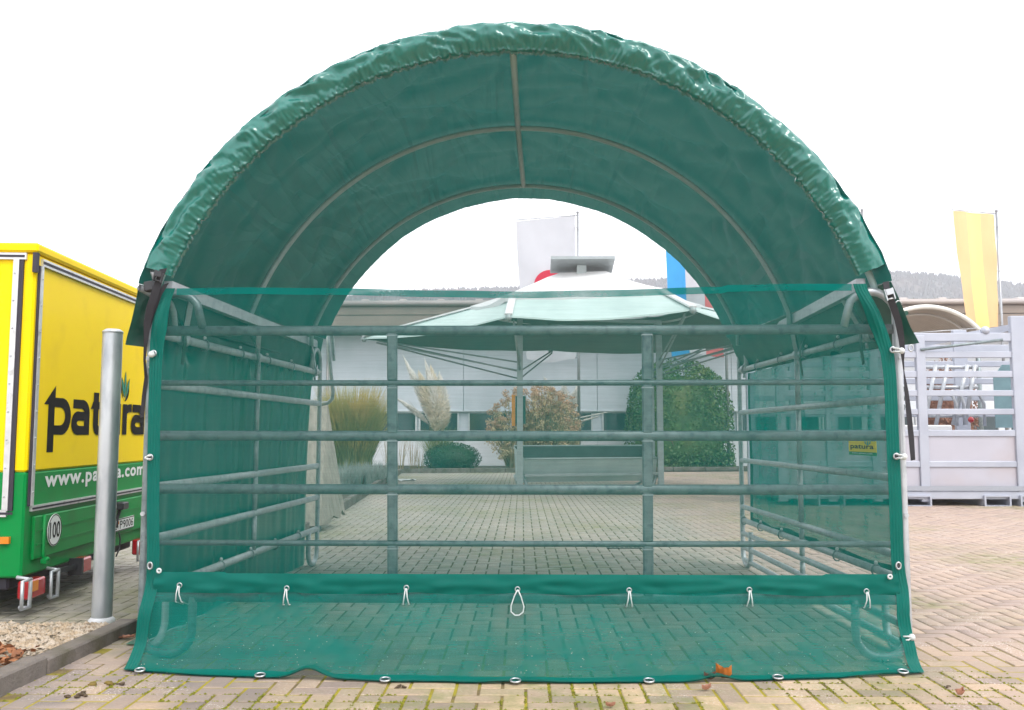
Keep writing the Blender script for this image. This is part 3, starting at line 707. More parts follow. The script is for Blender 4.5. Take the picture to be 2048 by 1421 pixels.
# ---------------------------------------------------------------- feeder with canopy
def feeder():
    CY = CAM.y
    CAN = mat('canopy_fabric', (.50, .63, .60), .5, 0, .05, 2, .03, 30, transl=.06, tcol=(.3, .4, .36))
    SHADE = mat('canopy_underside_shade', (.12, .18, .16), .7, 0, .06, 2)  # shade under the canopy, painted as a dark colour
    CANW = mat('canopy_top_fabric', (.78, .79, .80), .5, 0, .04, 2, transl=.25)
    ST = mat('feeder_steel', (.34, .38, .38), .5, .5, .15, 6)
    SHEET = mat('feeder_sheet_metal', (.46, .53, .52), .45, .35, .10, 3)
    t = thing('canopy_feeder', 'hay feeder with trough under a wide pale hexagonal fabric canopy', 'feeder', (1.2, 13, 0))
    def P(x, d, z): return V(x, CY + d, z)
    lo = [P(-.33, 15.0, 3.06), P(2.63, 14.3, 3.08), P(5.2, 17.4, 3.08), P(4.1, 20.6, 3.06), P(.5, 21.0, 3.06), P(-3.4, 18.4, 3.06)]
    up = [P(-.28, 16.2, 3.56), P(2.28, 15.7, 3.60), P(3.2, 17.6, 3.58), P(2.5, 19.2, 3.56), P(.4, 19.4, 3.56), P(-.95, 17.6, 3.58)]
    ctr = P(1.05, 17.5, 0)
    for i in range(6):
        j = (i + 1) % 6; a, b_, c_, d_ = lo[i], lo[j], up[j], up[i]
        def fnc(u, v, a=a, b_=b_, c_=c_, d_=d_):
            p = (a * (1 - u) + b_ * u) * (1 - v) + (d_ * (1 - u) + c_ * u) * v
            sag = -.10 * math.sin(math.pi * u) * (1 - v * .6); return p + V(0, 0, sag + .015 * fn(u * 5, v * 4, i))
        m = MB(); m.grid(fnc, 14, 6)
        cp_ = m.build('canopy_panel', CAN, t)
        m = MB(); m.grid(lambda u, v: fnc(u, v) + V(0, 0, -.03), 14, 6); m.build('shade_sheet', SHADE, cp_)  # added sheet below the fabric carries the painted underside shade
        e = MB(); e.grid(lambda u, v: fnc(u, 0) + V(0, 0, -.03 * v) + (fnc(u, 0) - V(ctr.x, ctr.y, 3)).normalized() * .01 * v, 14, 1); e.build('canopy_valance', CAN, t)
    def ring(k, z, q): return [P(0, 0, 0) * 0 + V(ctr.x + (p.x - ctr.x) * k, ctr.y + (p.y - ctr.y) * k, z + q * fn(p.x, p.y)) for p in up]
    r1 = ring(1.10, 3.60, .04); r2 = ring(.34, 4.16, 0)
    for i in range(6):
        j = (i + 1) % 6
        m = MB(); m.grid(lambda u, v: (r1[i] * (1 - u) + r1[j] * u) * (1 - v) + (r2[i] * (1 - u) + r2[j] * u) * v + V(0, 0, -.09 * math.sin(math.pi * u) * (1 - v) - .04 * math.sin(math.pi * v)), 10, 6); m.build('cap_panel', CANW, t)
        m = MB(); m.grid(lambda u, v: (r1[i] * (1 - u) + r1[j] * u) + V(0, 0, -.09 * math.sin(math.pi * u) - .12 * v), 10, 1); m.build('cap_valance', CANW, t)
    m = MB(); m.add([tuple(p) for p in r2], [tuple(range(6))]); m.build('cap_top', CANW, t)
    WM = mat('canopy_rib_metal', (.75, .75, .76), .35, .4)
    for i in range(6):
        m = MB(); n = (up[i] - lo[i]).normalized(); m.bar(lo[i] + V(0, 0, .03), up[i] + V(0, 0, .03), .13, .03); rb = m.build('rib', WM, t)
        m = MB(); m.ball(lo[i] + V(0, 0, -.03), .06, 8, 6); m.build('rib_end_cap', ST, rb)
        # inner support strut from post heads
    pst = [gr(1040, 986), gr(1322, 981), P(2.6, 19.2, 0), P(-.2, 19.3, 0)]
    for i, p in enumerate(pst):
        m = MB(); m.bar((p.x, p.y, 0), (p.x, p.y, 3.3), .11, .11); ps = m.build('post', ST, t)
        for k, tgt in enumerate(((lo[5], lo[0]), (lo[1], lo[2]), (lo[2], lo[3]), (lo[4], lo[5]))[i]):
            for dz in (0, -.16):
                a = V(p.x, p.y, 2.42 + dz + (.1 if i == 1 else 0)); e = tgt + (V(ctr.x, ctr.y, tgt.z) - tgt) * .06; e.z = tgt.z - .06 + dz * .3
                m = MB(); m.tube([a, e], .017, 6); m.build('strut', ST, ps)
    for a, b_ in ((0, 1), (1, 2), (2, 3), (3, 0)):
        m = MB(); m.bar(pst[a] + V(0, 0, 3.27), pst[b_] + V(0, 0, 3.27), .06, .06); m.build('head_beam', ST, t)
    # solar panel
    c = P(1.02, 17.0, 0); zz = at(1163, 530, c.y).z
    tl, tr = at(1106, 518, c.y), at(1223, 517, c.y); m = MB()
    m.frame_box((c.x, c.y, zz), (.60, 0, 0), (0, -.36, .07), V(0, .07, .36).normalized() * .03); sp_ = m.build('solar_panel', mat('solar_panel_back', (.26, .29, .30), .4, .2), t)
    m = MB(); m.box((c.x - .1, c.y - .08, 4.1), (c.x + .08, c.y + .1, zz - .02)); m.build('panel_bracket', ST, sp_)
    # trough: folded sheet box on skids
    A, B = pst[0] + V(.08, .06, 0), pst[1] + V(-.06, .0, 0); e = (B - A).normalized(); s = V(-e.y, e.x, 0); L = (B - A).length
    tr_ = MB(); prof = [(-.05, .78), (.02, .36), (.02, .30), (.50, .30), (.50, .36), (.62, .94)]
    zf = [at(1100, y_, A.y).z for y_ in (918, 952, 966, 900)]
    zf0 = zf
    prof = [(0, zf0[0]), (.10, zf0[1]), (.14, zf0[2]), (.62, zf0[2]), (.75, zf0[3] + .06)]
    o_ = [[A + e * u + s * a + V(0, 0, z_) for a, z_ in prof] for u in (.0, L)]
    n_ = len(prof)
    tr_.add([p for r_ in o_ for p in r_], [(k, k + 1, n_ + k + 1, n_ + k) for k in range(n_ - 1)])
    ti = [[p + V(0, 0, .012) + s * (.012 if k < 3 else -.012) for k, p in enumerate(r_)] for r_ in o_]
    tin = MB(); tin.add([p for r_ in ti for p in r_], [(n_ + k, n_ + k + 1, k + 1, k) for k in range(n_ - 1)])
    for r_ in o_: tr_.add(r_, [tuple(range(n_))])
    tb = tr_.build('trough', SHEET, t); tin.build('trough_shade_sheet', mat('trough_inner_shade', (.075, .11, .10), .7, 0, .2, 3), tb)  # dark inner sheet: the shadow inside the trough put into its colour
    m = MB(); m.tube([A + V(0, 0, zf0[0]), B + V(0, 0, zf0[0])], .02, 6); m.build('rim', SHEET, tb)
    m = MB(); m.tube([A + s * .75 + V(0, 0, zf0[3] + .06), B + s * .75 + V(0, 0, zf0[3] + .06)], .02, 6); m.build('rim', SHEET, tb)
    for q in (.05, .7):
        m = MB(); m.tube([A + s * q + V(0, 0, .30), A + s * q + e * .06 + V(0, 0, .12), A + s * q + e * .2 + V(0, 0, .05), B + s * q - e * .2 + V(0, 0, .05), B + s * q - e * .06 + V(0, 0, .12), B + s * q + V(0, 0, .30)], .03, 8); m.build('skid', ST, t)
    m = MB(); m.bar(A + V(0, -.02, .32), B + V(0, -.02, .32), .04, .05); m.build('lower_bar', ST, t)
    # control box with orange edge on the left post
    q = at(1037, 820, pst[0].y - .1); m = MB(); m.box((q.x - .06, q.y + .16, q.z - .26), (q.x + .13, q.y + .24, q.z + .26)); cb = m.build('control_box', mat('green_box', (.01, .10, .075), .4), t)
    m = MB(); m.box((q.x - .13, q.y + .16, q.z - .30), (q.x - .065, q.y + .24, q.z + .28)); m.build('box_edge', mat('orange_plastic', (.7, .28, .02), .5), cb)
feeder()

# leaning weathered board
BRD = mat('weathered_board', (.26, .24, .205), .85, 0, .2, 4, .3, 40, col2=(.18, .17, .14), f2=(.5, .7), s2=3, stretch=(6, 6, .8))
t = thing('leaning_board', 'weathered grey board with notched foot leaning behind the left panel', 'board', (-2.1, 6.0, 0))
p_tl, p_tr = at(636, 800, 6.4), at(655, 803, 6.4); p_bl, p_br = at(640, 1052, 5.5), at(691, 1030, 6.2)
p_bl.z = max(p_bl.z, .03); p_br.z = max(.05, p_br.z)
m = MB(); pl = [p_tl + V(-.5, -.3, .02), p_tr, p_br, p_br + V(-.03, -.05, .06), p_br + (p_bl - p_br) * .25 + V(0, 0, -.01), p_br + (p_bl - p_br) * .5 + V(0, 0, .05), p_br + (p_bl - p_br) * .62 + V(0, 0, -.02), p_bl, p_bl + V(-.6, -.4, 0)]
nn = V(.9, -.5, .1).normalized() * .045
n_ = len(pl); m.add([tuple(p) for p in pl] + [tuple(p - nn) for p in pl], [tuple(range(n_)), tuple(range(n_, 2 * n_))[::-1]] + [(k, n_ + k, n_ + (k + 1) % n_, (k + 1) % n_) for k in range(n_)])
m.build('board', BRD, t)
# white scrap and drain grate
m = MB(); g0 = gr(808, 963); m.grid(lambda u, v: (g0.x + .5 * u - .25, g0.y + .3 * v, .03 + .05 * fn(u * 4, v * 4)), 8, 6)
tag(m.build('white_rag', WHITE, None, (g0.x, g0.y, 0)), 'crumpled white rag lying at the kerb corner', 'rag')
ga = gr(1215, 1098); t = thing('drain_grate', 'dark iron drain grate set in the paving under the roof', 'drain', (ga.x + .2, ga.y + .1, 0))
IRON = mat('cast_iron', (.06, .065, .06), .6, .5)
m = MB()
for a, b_ in (((0, 0), (.42, .03)), ((0, .27), (.42, .30)), ((0, .03), (.03, .27)), ((.39, .03), (.42, .27))): m.box((ga.x + a[0], ga.y + a[1], -.01), (ga.x + b_[0], ga.y + b_[1], .008))
m.build('frame', IRON, t)
for k in range(8):
    m = MB(); m.box((ga.x + .05 + k * .043, ga.y + .032, -.01), (ga.x + .07 + k * .043, ga.y + .268, .006)); m.build('bar', IRON, t)

# ================================================================ the shelter
RZ = [1.6113 - .2633 * i for i in range(6)]
def lerp(a, b, t): return a + (b - a) * t
def interp(tab, q):
    for (a, x), (b, y) in zip(tab[:-1], tab[1:]):
        if (a - q) * (b - q) <= 0 and a != b: return x + (y - x) * (q - a) / (b - a)
    return tab[0][1] if abs(q - tab[0][0]) < abs(q - tab[-1][0]) else tab[-1][1]
def arc2(c, r, a0, a1, n): return [(c[0] + r * math.cos(lerp(a0, a1, k / n)), c[1] + r * math.sin(lerp(a0, a1, k / n))) for k in range(n + 1)]

def end_frame(P0, e, sgn, ztop, zin, inner=.25, rr=.11, foot=.022):
    """tube loop at the end of a panel: inner foot -> ground -> outer post -> rounded top -> top rail"""
    pts = [(-inner, zin), (-inner, .20)] + arc2((-inner + rr, rr + foot), rr, math.pi, 1.5 * math.pi, 6) + arc2((-rr, rr + foot), rr, 1.5 * math.pi, 2 * math.pi, 6) + \
          [(0, .6), (0, 1.0), (0, ztop - .20)] + arc2((-.125, ztop - .125), .125, 0, math.pi, 10)[0:9] + [(-inner - .01, RZ[0] + .01)]
    return [P0 + e * (sgn * a) + V(0, 0, z) for a, z in pts]

def front_panel():
    t = thing('livestock_panel', 'galvanised six-rail livestock panel closing the front of the shelter behind the net', 'fence panel', (0, 0, 0), 'galvanised livestock panels')
    for i, z in enumerate(RZ):
        thick = i in (0, 2, 3, 5)
        m = MB(); m.tube([(-1.84, 0, z), (0, 0, z - .002), (1.84, 0, z)], .016 if thick else .014, 12, ra=.025 if thick else .0145, up=(0, 0, 1)); m.build('rail', GALV, t)
    for px in (785, 1295):
        x0, x1 = at(px - 1, 700, 0).x, at(px + 1, 1140, 0).x
        for a, b in zip(RZ[:-1], RZ[1:]):
            ta, tb = (RZ[0] - a) / (RZ[0] - RZ[5]), (RZ[0] - b) / (RZ[0] - RZ[5])
            m = MB(); m.bar((lerp(x0, x1, ta), 0, a - .010), (lerp(x0, x1, tb), 0, b + .010), .050, .0275, up=(0, 1, 0)); m.build('upright', GALV, t, bevel=.006)
            w_ = MB(); w_.bar((lerp(x0, x1, ta), 0, a - .029), (lerp(x0, x1, ta), 0, a - .0235), .055, .034, up=(0, 1, 0)); w_.build('weld', GALVB, t)
    for s in (-1, 1):
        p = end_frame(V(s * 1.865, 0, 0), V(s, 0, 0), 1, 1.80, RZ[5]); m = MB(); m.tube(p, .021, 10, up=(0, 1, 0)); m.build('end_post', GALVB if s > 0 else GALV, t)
        for z in (1.47, .70):
            m = MB(); m.tube([(s * 1.868, -.03, z), (s * 1.872, .05, z)], .012, 6); m.build('hinge_pin', GALVB, t)
front_panel()

LN, LF_ = V(-1.885, .06, 0), V(-1.757, 3.17, 0)       # left panel near and far foot
RN, RF_ = V(1.885, .06, 0), V(1.812, 3.17, 0)
def side_panel(N, Fp, zs, label, thin):
    t = thing('livestock_panel', label, 'fence panel', (N + Fp) / 2, 'galvanised livestock panels')
    e = (Fp - N).normalized()
    for i, z in enumerate(zs):
        m = MB(); m.tube([N + V(0, 0, z), Fp + V(0, 0, z)], .016, 10, ra=.024 if not thin else .021, up=(0, 0, 1)); m.build('rail', GALV2, t)
    mid = lerp(N, Fp, .505)
    for a, b in zip(zs[:-1], zs[1:]):
        m = MB(); m.tube([mid + V(0, 0, a - .02), mid + V(0, 0, b + .02)], .018, 8); m.build('upright', GALV2, t)
    for P0, s in ((N, -1), (Fp, 1)):
        m = MB(); m.tube(end_frame(P0, e, s, 1.80, zs[-1] if zs[-1] > .2 else .3), .020, 8); m.build('end_post', GALV2, t)
    # clip collars holding the roof legs
    for q in (.12, .5, .95):
        c_ = lerp(N, Fp, q); m = MB(); m.tube([c_ + V(0, 0, zs[0]) - e * .03, c_ + V(0, 0, zs[0]) + e * .03], .03, 10, ra=.036, up=(0, 0, 1)); m.build('clamp', GALVB, t)
        m = MB(); m.tube([c_ + V(0, 0, zs[0] - .03), c_ + V(.0, 0, zs[0] - .07)], .01, 6); m.build('clamp_bolt', GALVB, t)
    return t
lp_t = side_panel(LN, LF_, RZ, 'galvanised six-rail livestock panel along the left side, before the green tarpaulin', False)
m = MB(); m.tube([at(x, y, 3.3) for x, y in ((654, 640), (657, 690), (661, 740), (666, 785), (664, 798), (656, 806), (636, 810))], .017, 8); m.build('latch_arm', GALV2, lp_t)
m = MB(); m.bar(at(664, 655, 3.25), at(668, 722, 3.25), .02, .03); m.build('latch_plate', GALV2, lp_t)
ZR = [1.625, 1.27, .872, .487, .377, .268, .155, .055]
side_panel(RN, RF_, ZR, 'galvanised panel on the right side with close-set lower rails', True)

# ---- arched roof
def RAD(y): return interp([(-.5, 1.962), (-.1, 1.962), (1.53, 1.925), (3.25, 1.825)], y)
def CZ(y): return interp([(-.5, 1.19), (-.1, 1.19), (1.53, 1.262), (3.25, 1.305)], y)
def CX(y): return interp([(-.5, -.045), (-.1, -.045), (1.53, -.035), (3.25, 0.0)], y)
TH = 1.235
def roof_pt(y, th, dr=0.0):
    r = RAD(y) + dr; a = max(-TH, min(TH, th)); x = CX(y) + r * math.sin(a); z = CZ(y) + r * math.cos(a)
    ex = abs(th) - TH
    if ex > 0:
        L = ex * 1.95; s = 1 if th > 0 else -1
        x += s * (math.cos(TH) * L * .95); z -= math.sin(TH) * L
    return V(x, y, z)
def wrinkle(y, th):
    # slack cloth: long diagonal folds running from the hoops
    g = 0
    for k, (a, b, ph, am) in enumerate(((5.2, 3.1, .3, .026), (-4.4, 3.6, 1.7, .026), (8.5, 2.0, 4.1, .014), (2.0, 6.5, 2.2, .016))):
        n = noise.noise(Vector((th * a * .55 + y * b * .35 + ph, th * .9 - y * .5 * (1 if k % 2 else -1) + k * 7, k)))
        g += am * (1 - abs(n) * 2.6) ** 3 if abs(n) < .38 else 0
    hoop = min(abs(y - .03), abs(y - 1.45), abs(y - 2.74)); f = min(1, hoop / .25)
    if y > 2.74: f *= .25
    return g * f - .018 * min(1, hoop / .73) ** 1.2

def roof():
    t = thing('arched_roof', 'green arched fabric roof on galvanised hoops over the livestock panels', 'canopy', (0, 1.5, 0))
    nu, nv = 170, 84; ext = TH
    def f_(u, v):
        th = (u * 2 - 1) * ext; y = -.085 + 3.285 * v
        w_ = wrinkle(y, th) if abs(th) < TH else wrinkle(y, th) * .6 + .02 * fn(y * 6, th * 4) * (abs(th) - TH) / .18
        if v > .985: w_ += .004 * fn(th * 60, 1)
        p = roof_pt(y, th); d = V(math.sin(max(-TH, min(TH, th))), 0, math.cos(max(-TH, min(TH, th))))
        return p + d * w_
    m = MB(); m.grid(f_, nu, nv); m.build('roof_cover', SKIN, t)
    for s in (-1, 1):
        def fl_(u, v, s=s):
            th = s * (TH + .165 * u); y = -.085 + 3.26 * v
            p = roof_pt(y, th); w_ = .02 * fn(y * 5, u * 3 + s) * u + .012 * fn(y * 13, u * 2) * u
            return p + V(s * (w_ + .004 + (.022 * u if s > 0 else -.045 * u)), 0, 0)
        m = MB(); m.grid(fl_, 8, 70); m.build('side_flap', FLAP, t)
    # gathered front skirt over the first hoop
    sk = MB(); NU, NV = 1000, 24; E0 = 1.19
    def g_(u, v):
        th = (u * 2 - 1) * E0; s = th * 1.96      # metres along the arch
        # section: over the hoop, down the front, drawn in by the cord
        a = v
        if a < .25: q = a / .25; dr = .022 + .002 * q; yy = .06 - .13 * q
        elif a < .9: q = (a - .25) / .65; dr = .022 - .138 * q; yy = -.07 - .036 * math.sin(q * math.pi * .85) + .028 * q
        else: q = (a - .9) / .1; dr = -.116 - .004 * q; yy = -.075 + .05 * q
        g = max(0, (a - .2) / .8)
        endf = min(1, (E0 - abs(th)) / .16)
        n1 = noise.noise(Vector((s * 15, v * 1.3, 3))); n2 = noise.noise(Vector((s * 31, v * 2.1, 9))); n3 = noise.noise(Vector((s * 4.5 + v * 1.6, v * 2.2, 5))); n4 = noise.noise(Vector((s * 8 - v * 2.5, v * 3, 15)))
        ph = s * 15.5 + 2.2 * n3 + .9 * n4; tri = abs((ph % 1) * 2 - 1) * 2 - 1; ph2 = s * 34 + 2.5 * n4 + v; tr2 = abs((ph2 % 1) * 2 - 1) * 2 - 1
        fold = tri * .0095 * g ** 1.2 * (.45 + 1.1 * abs(n1)) + tr2 * .006 * g ** 2.4 + (abs(n2) * 2 - .5) * .012 * g ** 3
        big = ((1 - abs(n3) * 3) * .016 + (1 - abs(n4) * 3) * .014) * math.sin(min(1, v * 1.05) * math.pi)
        yy -= (fold + big) * (.25 + .75 * endf)
        dr += (.42 * fold + .25 * big * (1 if v > .25 else .2)) * (.25 + .75 * endf) * (1.0 if v > .2 else .4)
        th2 = th + .012 * g * n4
        p = roof_pt(-.1, th2, dr); return V(p.x, yy, p.z)
    sk.grid(g_, NU, NV); sk.build('gathered_front_skirt', SKIRT, t)
    # steel
    for y in (.03, 1.45, 2.74):
        pts = [roof_pt(y, -TH + 2 * TH * k / 60, -.034) for k in range(61)]
        pts = [V(pts[0].x, y, 1.80)] + pts + [V(pts[-1].x, y, 1.80)]
        m = MB(); m.tube(pts, .0175, 10, up=(0, 1, 0)); m.build('hoop', HOOP, t)
    for ya, yb in ((.03, 1.45), (1.45, 2.74)):
        a, b = roof_pt(ya, 0, -.034), roof_pt(yb, 0, -.034); m = MB(); m.tube([a + V(0, 0, .0), b], .019, 8); m.build('ridge_tube', HOOP, t)
    for s, pn, pf, N, Fp in ((-1, at(336, 582, .06), at(630, 690, 3.04), LN, LF_), (1, at(1722, 566, .06), at(1498, 672, 3.04), RN, RF_)):
        pn.z = pf.z = 1.845
        m = MB(); m.bar(pn, pf, .045, .062); bb = m.build('base_bar', GALVB, t)
        for q, qq in ((.10, .12), (.5, .5), (.955, .95)):
            a = lerp(pn, pf, q) - V(0, 0, .03); b = lerp(N, Fp, qq) + V(0, 0, 1.62); m = MB(); m.bar(a, b, .03, .022); m.build('leg', GALVB, bb)
    # front corners: spreader tube, clamp block, ratchet strap
    for s in (-1, 1):
        p = roof_pt(-.02, s * 1.235, -.03)
        if s < 0:
            a = at(279, 576, -.10); b = at(318, 598, .03); m = MB(); n_ = 14
            m.tube([a, b], .0155, 12, cap=False); m.tube([a, b], .011, 12, cap=False); m.build('spreader_tube', GALVB, t)
            c_ = at(301, 574, -.07); m = MB(); m.frame_box(c_, (.022, .0, .004), (0, .03, 0), (-.003, 0, .024)); m.build('clamp_block', PLAST, t, bevel=.004)
            c_ = at(305, 554, -.05); m = MB(); m.tube([c_ + V(0, .05, -.03), c_ + V(.0, -.0, .03)], .014, 8); m.build('clamp_pin', GALVB, t)
            pts = [at(x, y, Y) for x, y, Y in ((327, 538, -.14), (318, 560, -.135), (311, 585, -.13), (302, 612, -.12), (295, 645, -.10), (291, 690, -.08), (289, 720, -.06), (292, 755, -.03), (288, 790, -.02), (284, 835, -.02))]
            wd = [.036, .036, .045, .045, .038, .018, .012, .016, .02, .02]
            m = MB(); m.ribbon(pts, wd, (1, 0, .15)); st = m.build('strap', BLACK, t)
            c_ = at(317, 553, -.15); 
            pts = [at(x, y, Y) for x, y, Y in ((332, 568, -.13), (318, 592, -.12), (305, 630, -.10), (298, 660, -.09))]
            m = MB(); m.ribbon(pts, [.03, .028, .02, .012], (1, 0, .3)); m.build('strap', BLACK, t)
        else:
            pts = [at(x, y, Y) for x, y, Y in ((1771, 564, -.14), (1774, 580, -.145), (1783, 603, -.135), (1796, 640, -.11), (1802, 672, -.09), (1805, 700, -.08), (1806, 722, -.075), (1808, 745, -.07), (1813, 785, -.07), (1818, 830, -.07), (1823, 880, -.07), (1826, 921, -.07))]
            wd = [.030, .030, .034, .034, .030, .024, .010, .004, .020, .026, .026, .022]
            m = MB(); m.ribbon(pts, wd, (1, 0, .2)); st = m.build('strap', BLACK, t)
            c_ = at(1779, 589, -.16)
        ex, ez = V(1, 0, -.25 * -s).normalized(), V(.25 * -s, 0, 1).normalized()
        m = MB()
        for k in (-1, 1): m.frame_box(c_ + ex * k * .019, ex * .003, V(0, .008, 0), ez * .028)
        for k in (-.022, .0, .022): m.tube([c_ + ex * -.02 + ez * k, c_ + ex * .02 + ez * k], .0045, 6)
        m.frame_box(c_ + ez * .012 + V(0, -.008, 0), ex * .016, V(0, .004, 0), ez * .014)
        m.build('buckle', EYEL if s > 0 else PLAST, st)
    c_ = at(1797, 610, -.12); m = MB(); m.tube([c_ + V(.016 * math.cos(k * .6), 0, .02 * math.sin(k * .6)) for k in range(7)], .003, 5); m.build('strap_ring', EYEL, t)
    # eyelet at the corner of the hanging roof flap
    c_ = at(1821, 697, -.075); m = MB(); m.tube([c_ + V(.011 * math.cos(k * .4488), -.004, .015 * math.sin(k * .4488)) for k in range(14)], .004, 6, closed=True); m.build('eyelet', EYEL, t)
    # rings and dark straps of the cover along both sides
    for s, N, Fp in ((-1, LN, LF_), (1, RN, RF_)):
        e = (Fp - N).normalized()
        for q in ((.45, .12) if s > 0 else (.10, .47)):
            c_ = lerp(N, Fp, q) + V(-s * .03, 0, 1.62); m = MB(); m.ribbon([c_ + V(s * .06, 0, .16), c_ + V(0, 0, .04), c_ + V(-s * .005, 0, -.03), c_ + V(s * .02, .03, -.15)], .035, e); m.build('cover_strap', DARKG, t)
        m = MB(); a, b = N + V(s * .055, .0, 1.70), Fp + V(s * .055, .1, 1.70); m.tube([a, b], .012, 8); m.build('edge_cord', DARKG, t)
roof()

# ---- side walls
def ring_tie(parent, c, e, rr=.034):
    s = V(e.y, -e.x, 0); m = MB()
    m.tube([c + s * rr * .8 * math.cos(k * .4488) + V(0, 0, rr * math.sin(k * .4488) - .004) for k in range(14)], .0045, 6, closed=True)
    m.build('cord_ring', GALV, parent); m = MB(); m.ball(c + V(0, 0, rr + .006), .011, 8, 6); m.build('toggle', WHITE, parent)
def left_wall():
    t = thing('side_tarpaulin', 'solid green tarpaulin hung on cord rings along the left panel', 'tarpaulin', (-1.9, 1.6, 0))
    e = (LF_ - LN).normalized(); s = V(-e.y, e.x, 0); L = (LF_ - LN).length
    tops = [.03, .11, .24, .355, .47, .565, .665, .77, .87, .965]
    def f_(u, v):
        q = .06 + u * .915; near = min(abs(q - k) for k in tops); sc = min(1, near / .055)
        ztop = 1.64 - .05 * sc ** .8; z = lerp(ztop, .015, v)
        fold = .030 * fn(q * 17, v * .8, 2) + .018 * fn(q * 34, v * 1.4, 4)
        puck = .045 * (1 - sc) * math.exp(-v * 12) - .05 * math.exp(-v * 9) * sc * abs(fn(q * 30, v * 14))
        o_ = .055 + fold * (.35 + .65 * v) - puck + .02 * v
        return LN + e * (L * q) + s * o_ + V(0, 0, z)
    m = MB(); m.grid(f_, 150, 46); m.build('sheet', TARP, t)
    m = MB(); m.grid(lambda u, v: f_(u, 1) + s * (.002 + .09 * v) + V(0, 0, -.008 + .006 * abs(fn(u * 20, v))), 60, 2); m.build('ground_flap', TARP, t)
    for px, py in ((409, 698), (480, 715), (534, 728), (582, 738)):
        q = hit(px, py, LN, s); ring_tie(t, V(q.x, q.y, RZ[0]), e)
    for px, py in ((442, 1133), (501, 1113), (550, 1090), (596, 1071), (636, 1054)):
        q = hit(px, py, LN, s); ring_tie(t, V(q.x, q.y, RZ[5]), e, .03)
left_wall()
def right_wall():
    t = thing('side_net', 'see-through green mesh stretched along the right panel', 'net', (1.95, 1.6, 0))
    e = (RF_ - RN).normalized(); s = V(e.y, -e.x, 0); L = (RF_ - RN).length
    def f_(u, v):
        q = .05 + u * .935; z = lerp(1.60, .36, v); o_ = .06 + .022 * fn(q * 11, v * 1.1, 6) + .012 * fn(q * 26, v * 2, 8)
        return RN + e * (L * q) + s * o_ + V(0, 0, z + .03 * v * fn(q * 7, 3))
    m = MB(); m.grid(f_, 90, 30); m.build('mesh', NETS, t)
    m = MB(); m.grid(lambda u, v: f_(u, .965 + .035 * v) - s * .004, 90, 1); m.build('hem', HEM, t)
    m = MB(); m.grid(lambda u, v: f_(.0 + .02 * u, v) - s * .004, 1, 24); m.build('hem', HEM, t)
    m = MB(); m.grid(lambda u, v: f_(.98 + .02 * u, v) - s * .004, 1, 24); m.build('hem', HEM, t)
    for px, py in ((1488, 1037), (1521, 1048), (1563, 1062), (1674, 1105), (1752, 1133)):
        q = hit(px, py, RN, s); ring_tie(t, V(q.x, q.y, ZR[4]), e, .03)
    for px, py in ((1516, 725), (1562, 710), (1612, 690), (1676, 678), (1748, 668)):
        q = hit(px, py, RN, s); ring_tie(t, V(q.x, q.y, ZR[0]), e, .034)
    # branded tag sewn to the mesh
    a, b_ = hit(1698, 884, RN + s * .03, s), hit(1752, 884, RN + s * .03, s); zt, zb = a.z + .005, hit(1725, 911, RN + s * .03, s).z
    t2 = thing('brand_sign', 'small yellow and green sign on the mesh of the right side wall', 'sign', (a + b_) / 2)
    ex = V(b_.x - a.x, b_.y - a.y, 0).normalized(); wd = V(b_.x - a.x, b_.y - a.y, 0).length; en = -s; zm = zb + (zt - zb) * .24
    m = MB(); m.frame_box(V((a.x + b_.x) / 2, (a.y + b_.y) / 2, (zt + zm) / 2), ex * wd / 2, en * .002, V(0, 0, (zt - zm) / 2)); pl = m.build('plate', YEL, t2)
    m = MB(); m.frame_box(V((a.x + b_.x) / 2, (a.y + b_.y) / 2, (zb + zm) / 2), ex * wd / 2, en * .002, V(0, 0, (zm - zb) / 2)); m.build('lower_band', GRN, t2)
    m = MB(); put_text(m, 'patura', V(a.x, a.y, zm + (zt - zm) * .16) + ex * wd * .07 + en * .002, ex, V(0, 0, 1), en, width=wd * .86, height=(zt - zm) * .52, bold=.02); m.build('lettering', INK, t2)
    m = MB(); c_ = V(a.x, a.y, zt - (zt - zm) * .2) + ex * wd * .72 + en * .003
    for k in (-1, 0, 1): m.add([c_ + V(0, 0, -.012), c_ + ex * (.03 * k - .012), c_ + ex * (.045 * k) + V(0, 0, .028), c_ + ex * (.03 * k + .012)], [(0, 1, 2, 3)])
    m.build('leaf_emblem', INKG, t2)
    m = MB(); put_text(m, 'www.patura.com', V(a.x, a.y, zb + (zm - zb) * .3) + ex * wd * .12 + en * .002, ex, V(0, 0, 1), en, width=wd * .76, height=(zm - zb) * .45, bold=.015); m.build('lettering', WPR, t2)
right_wall()

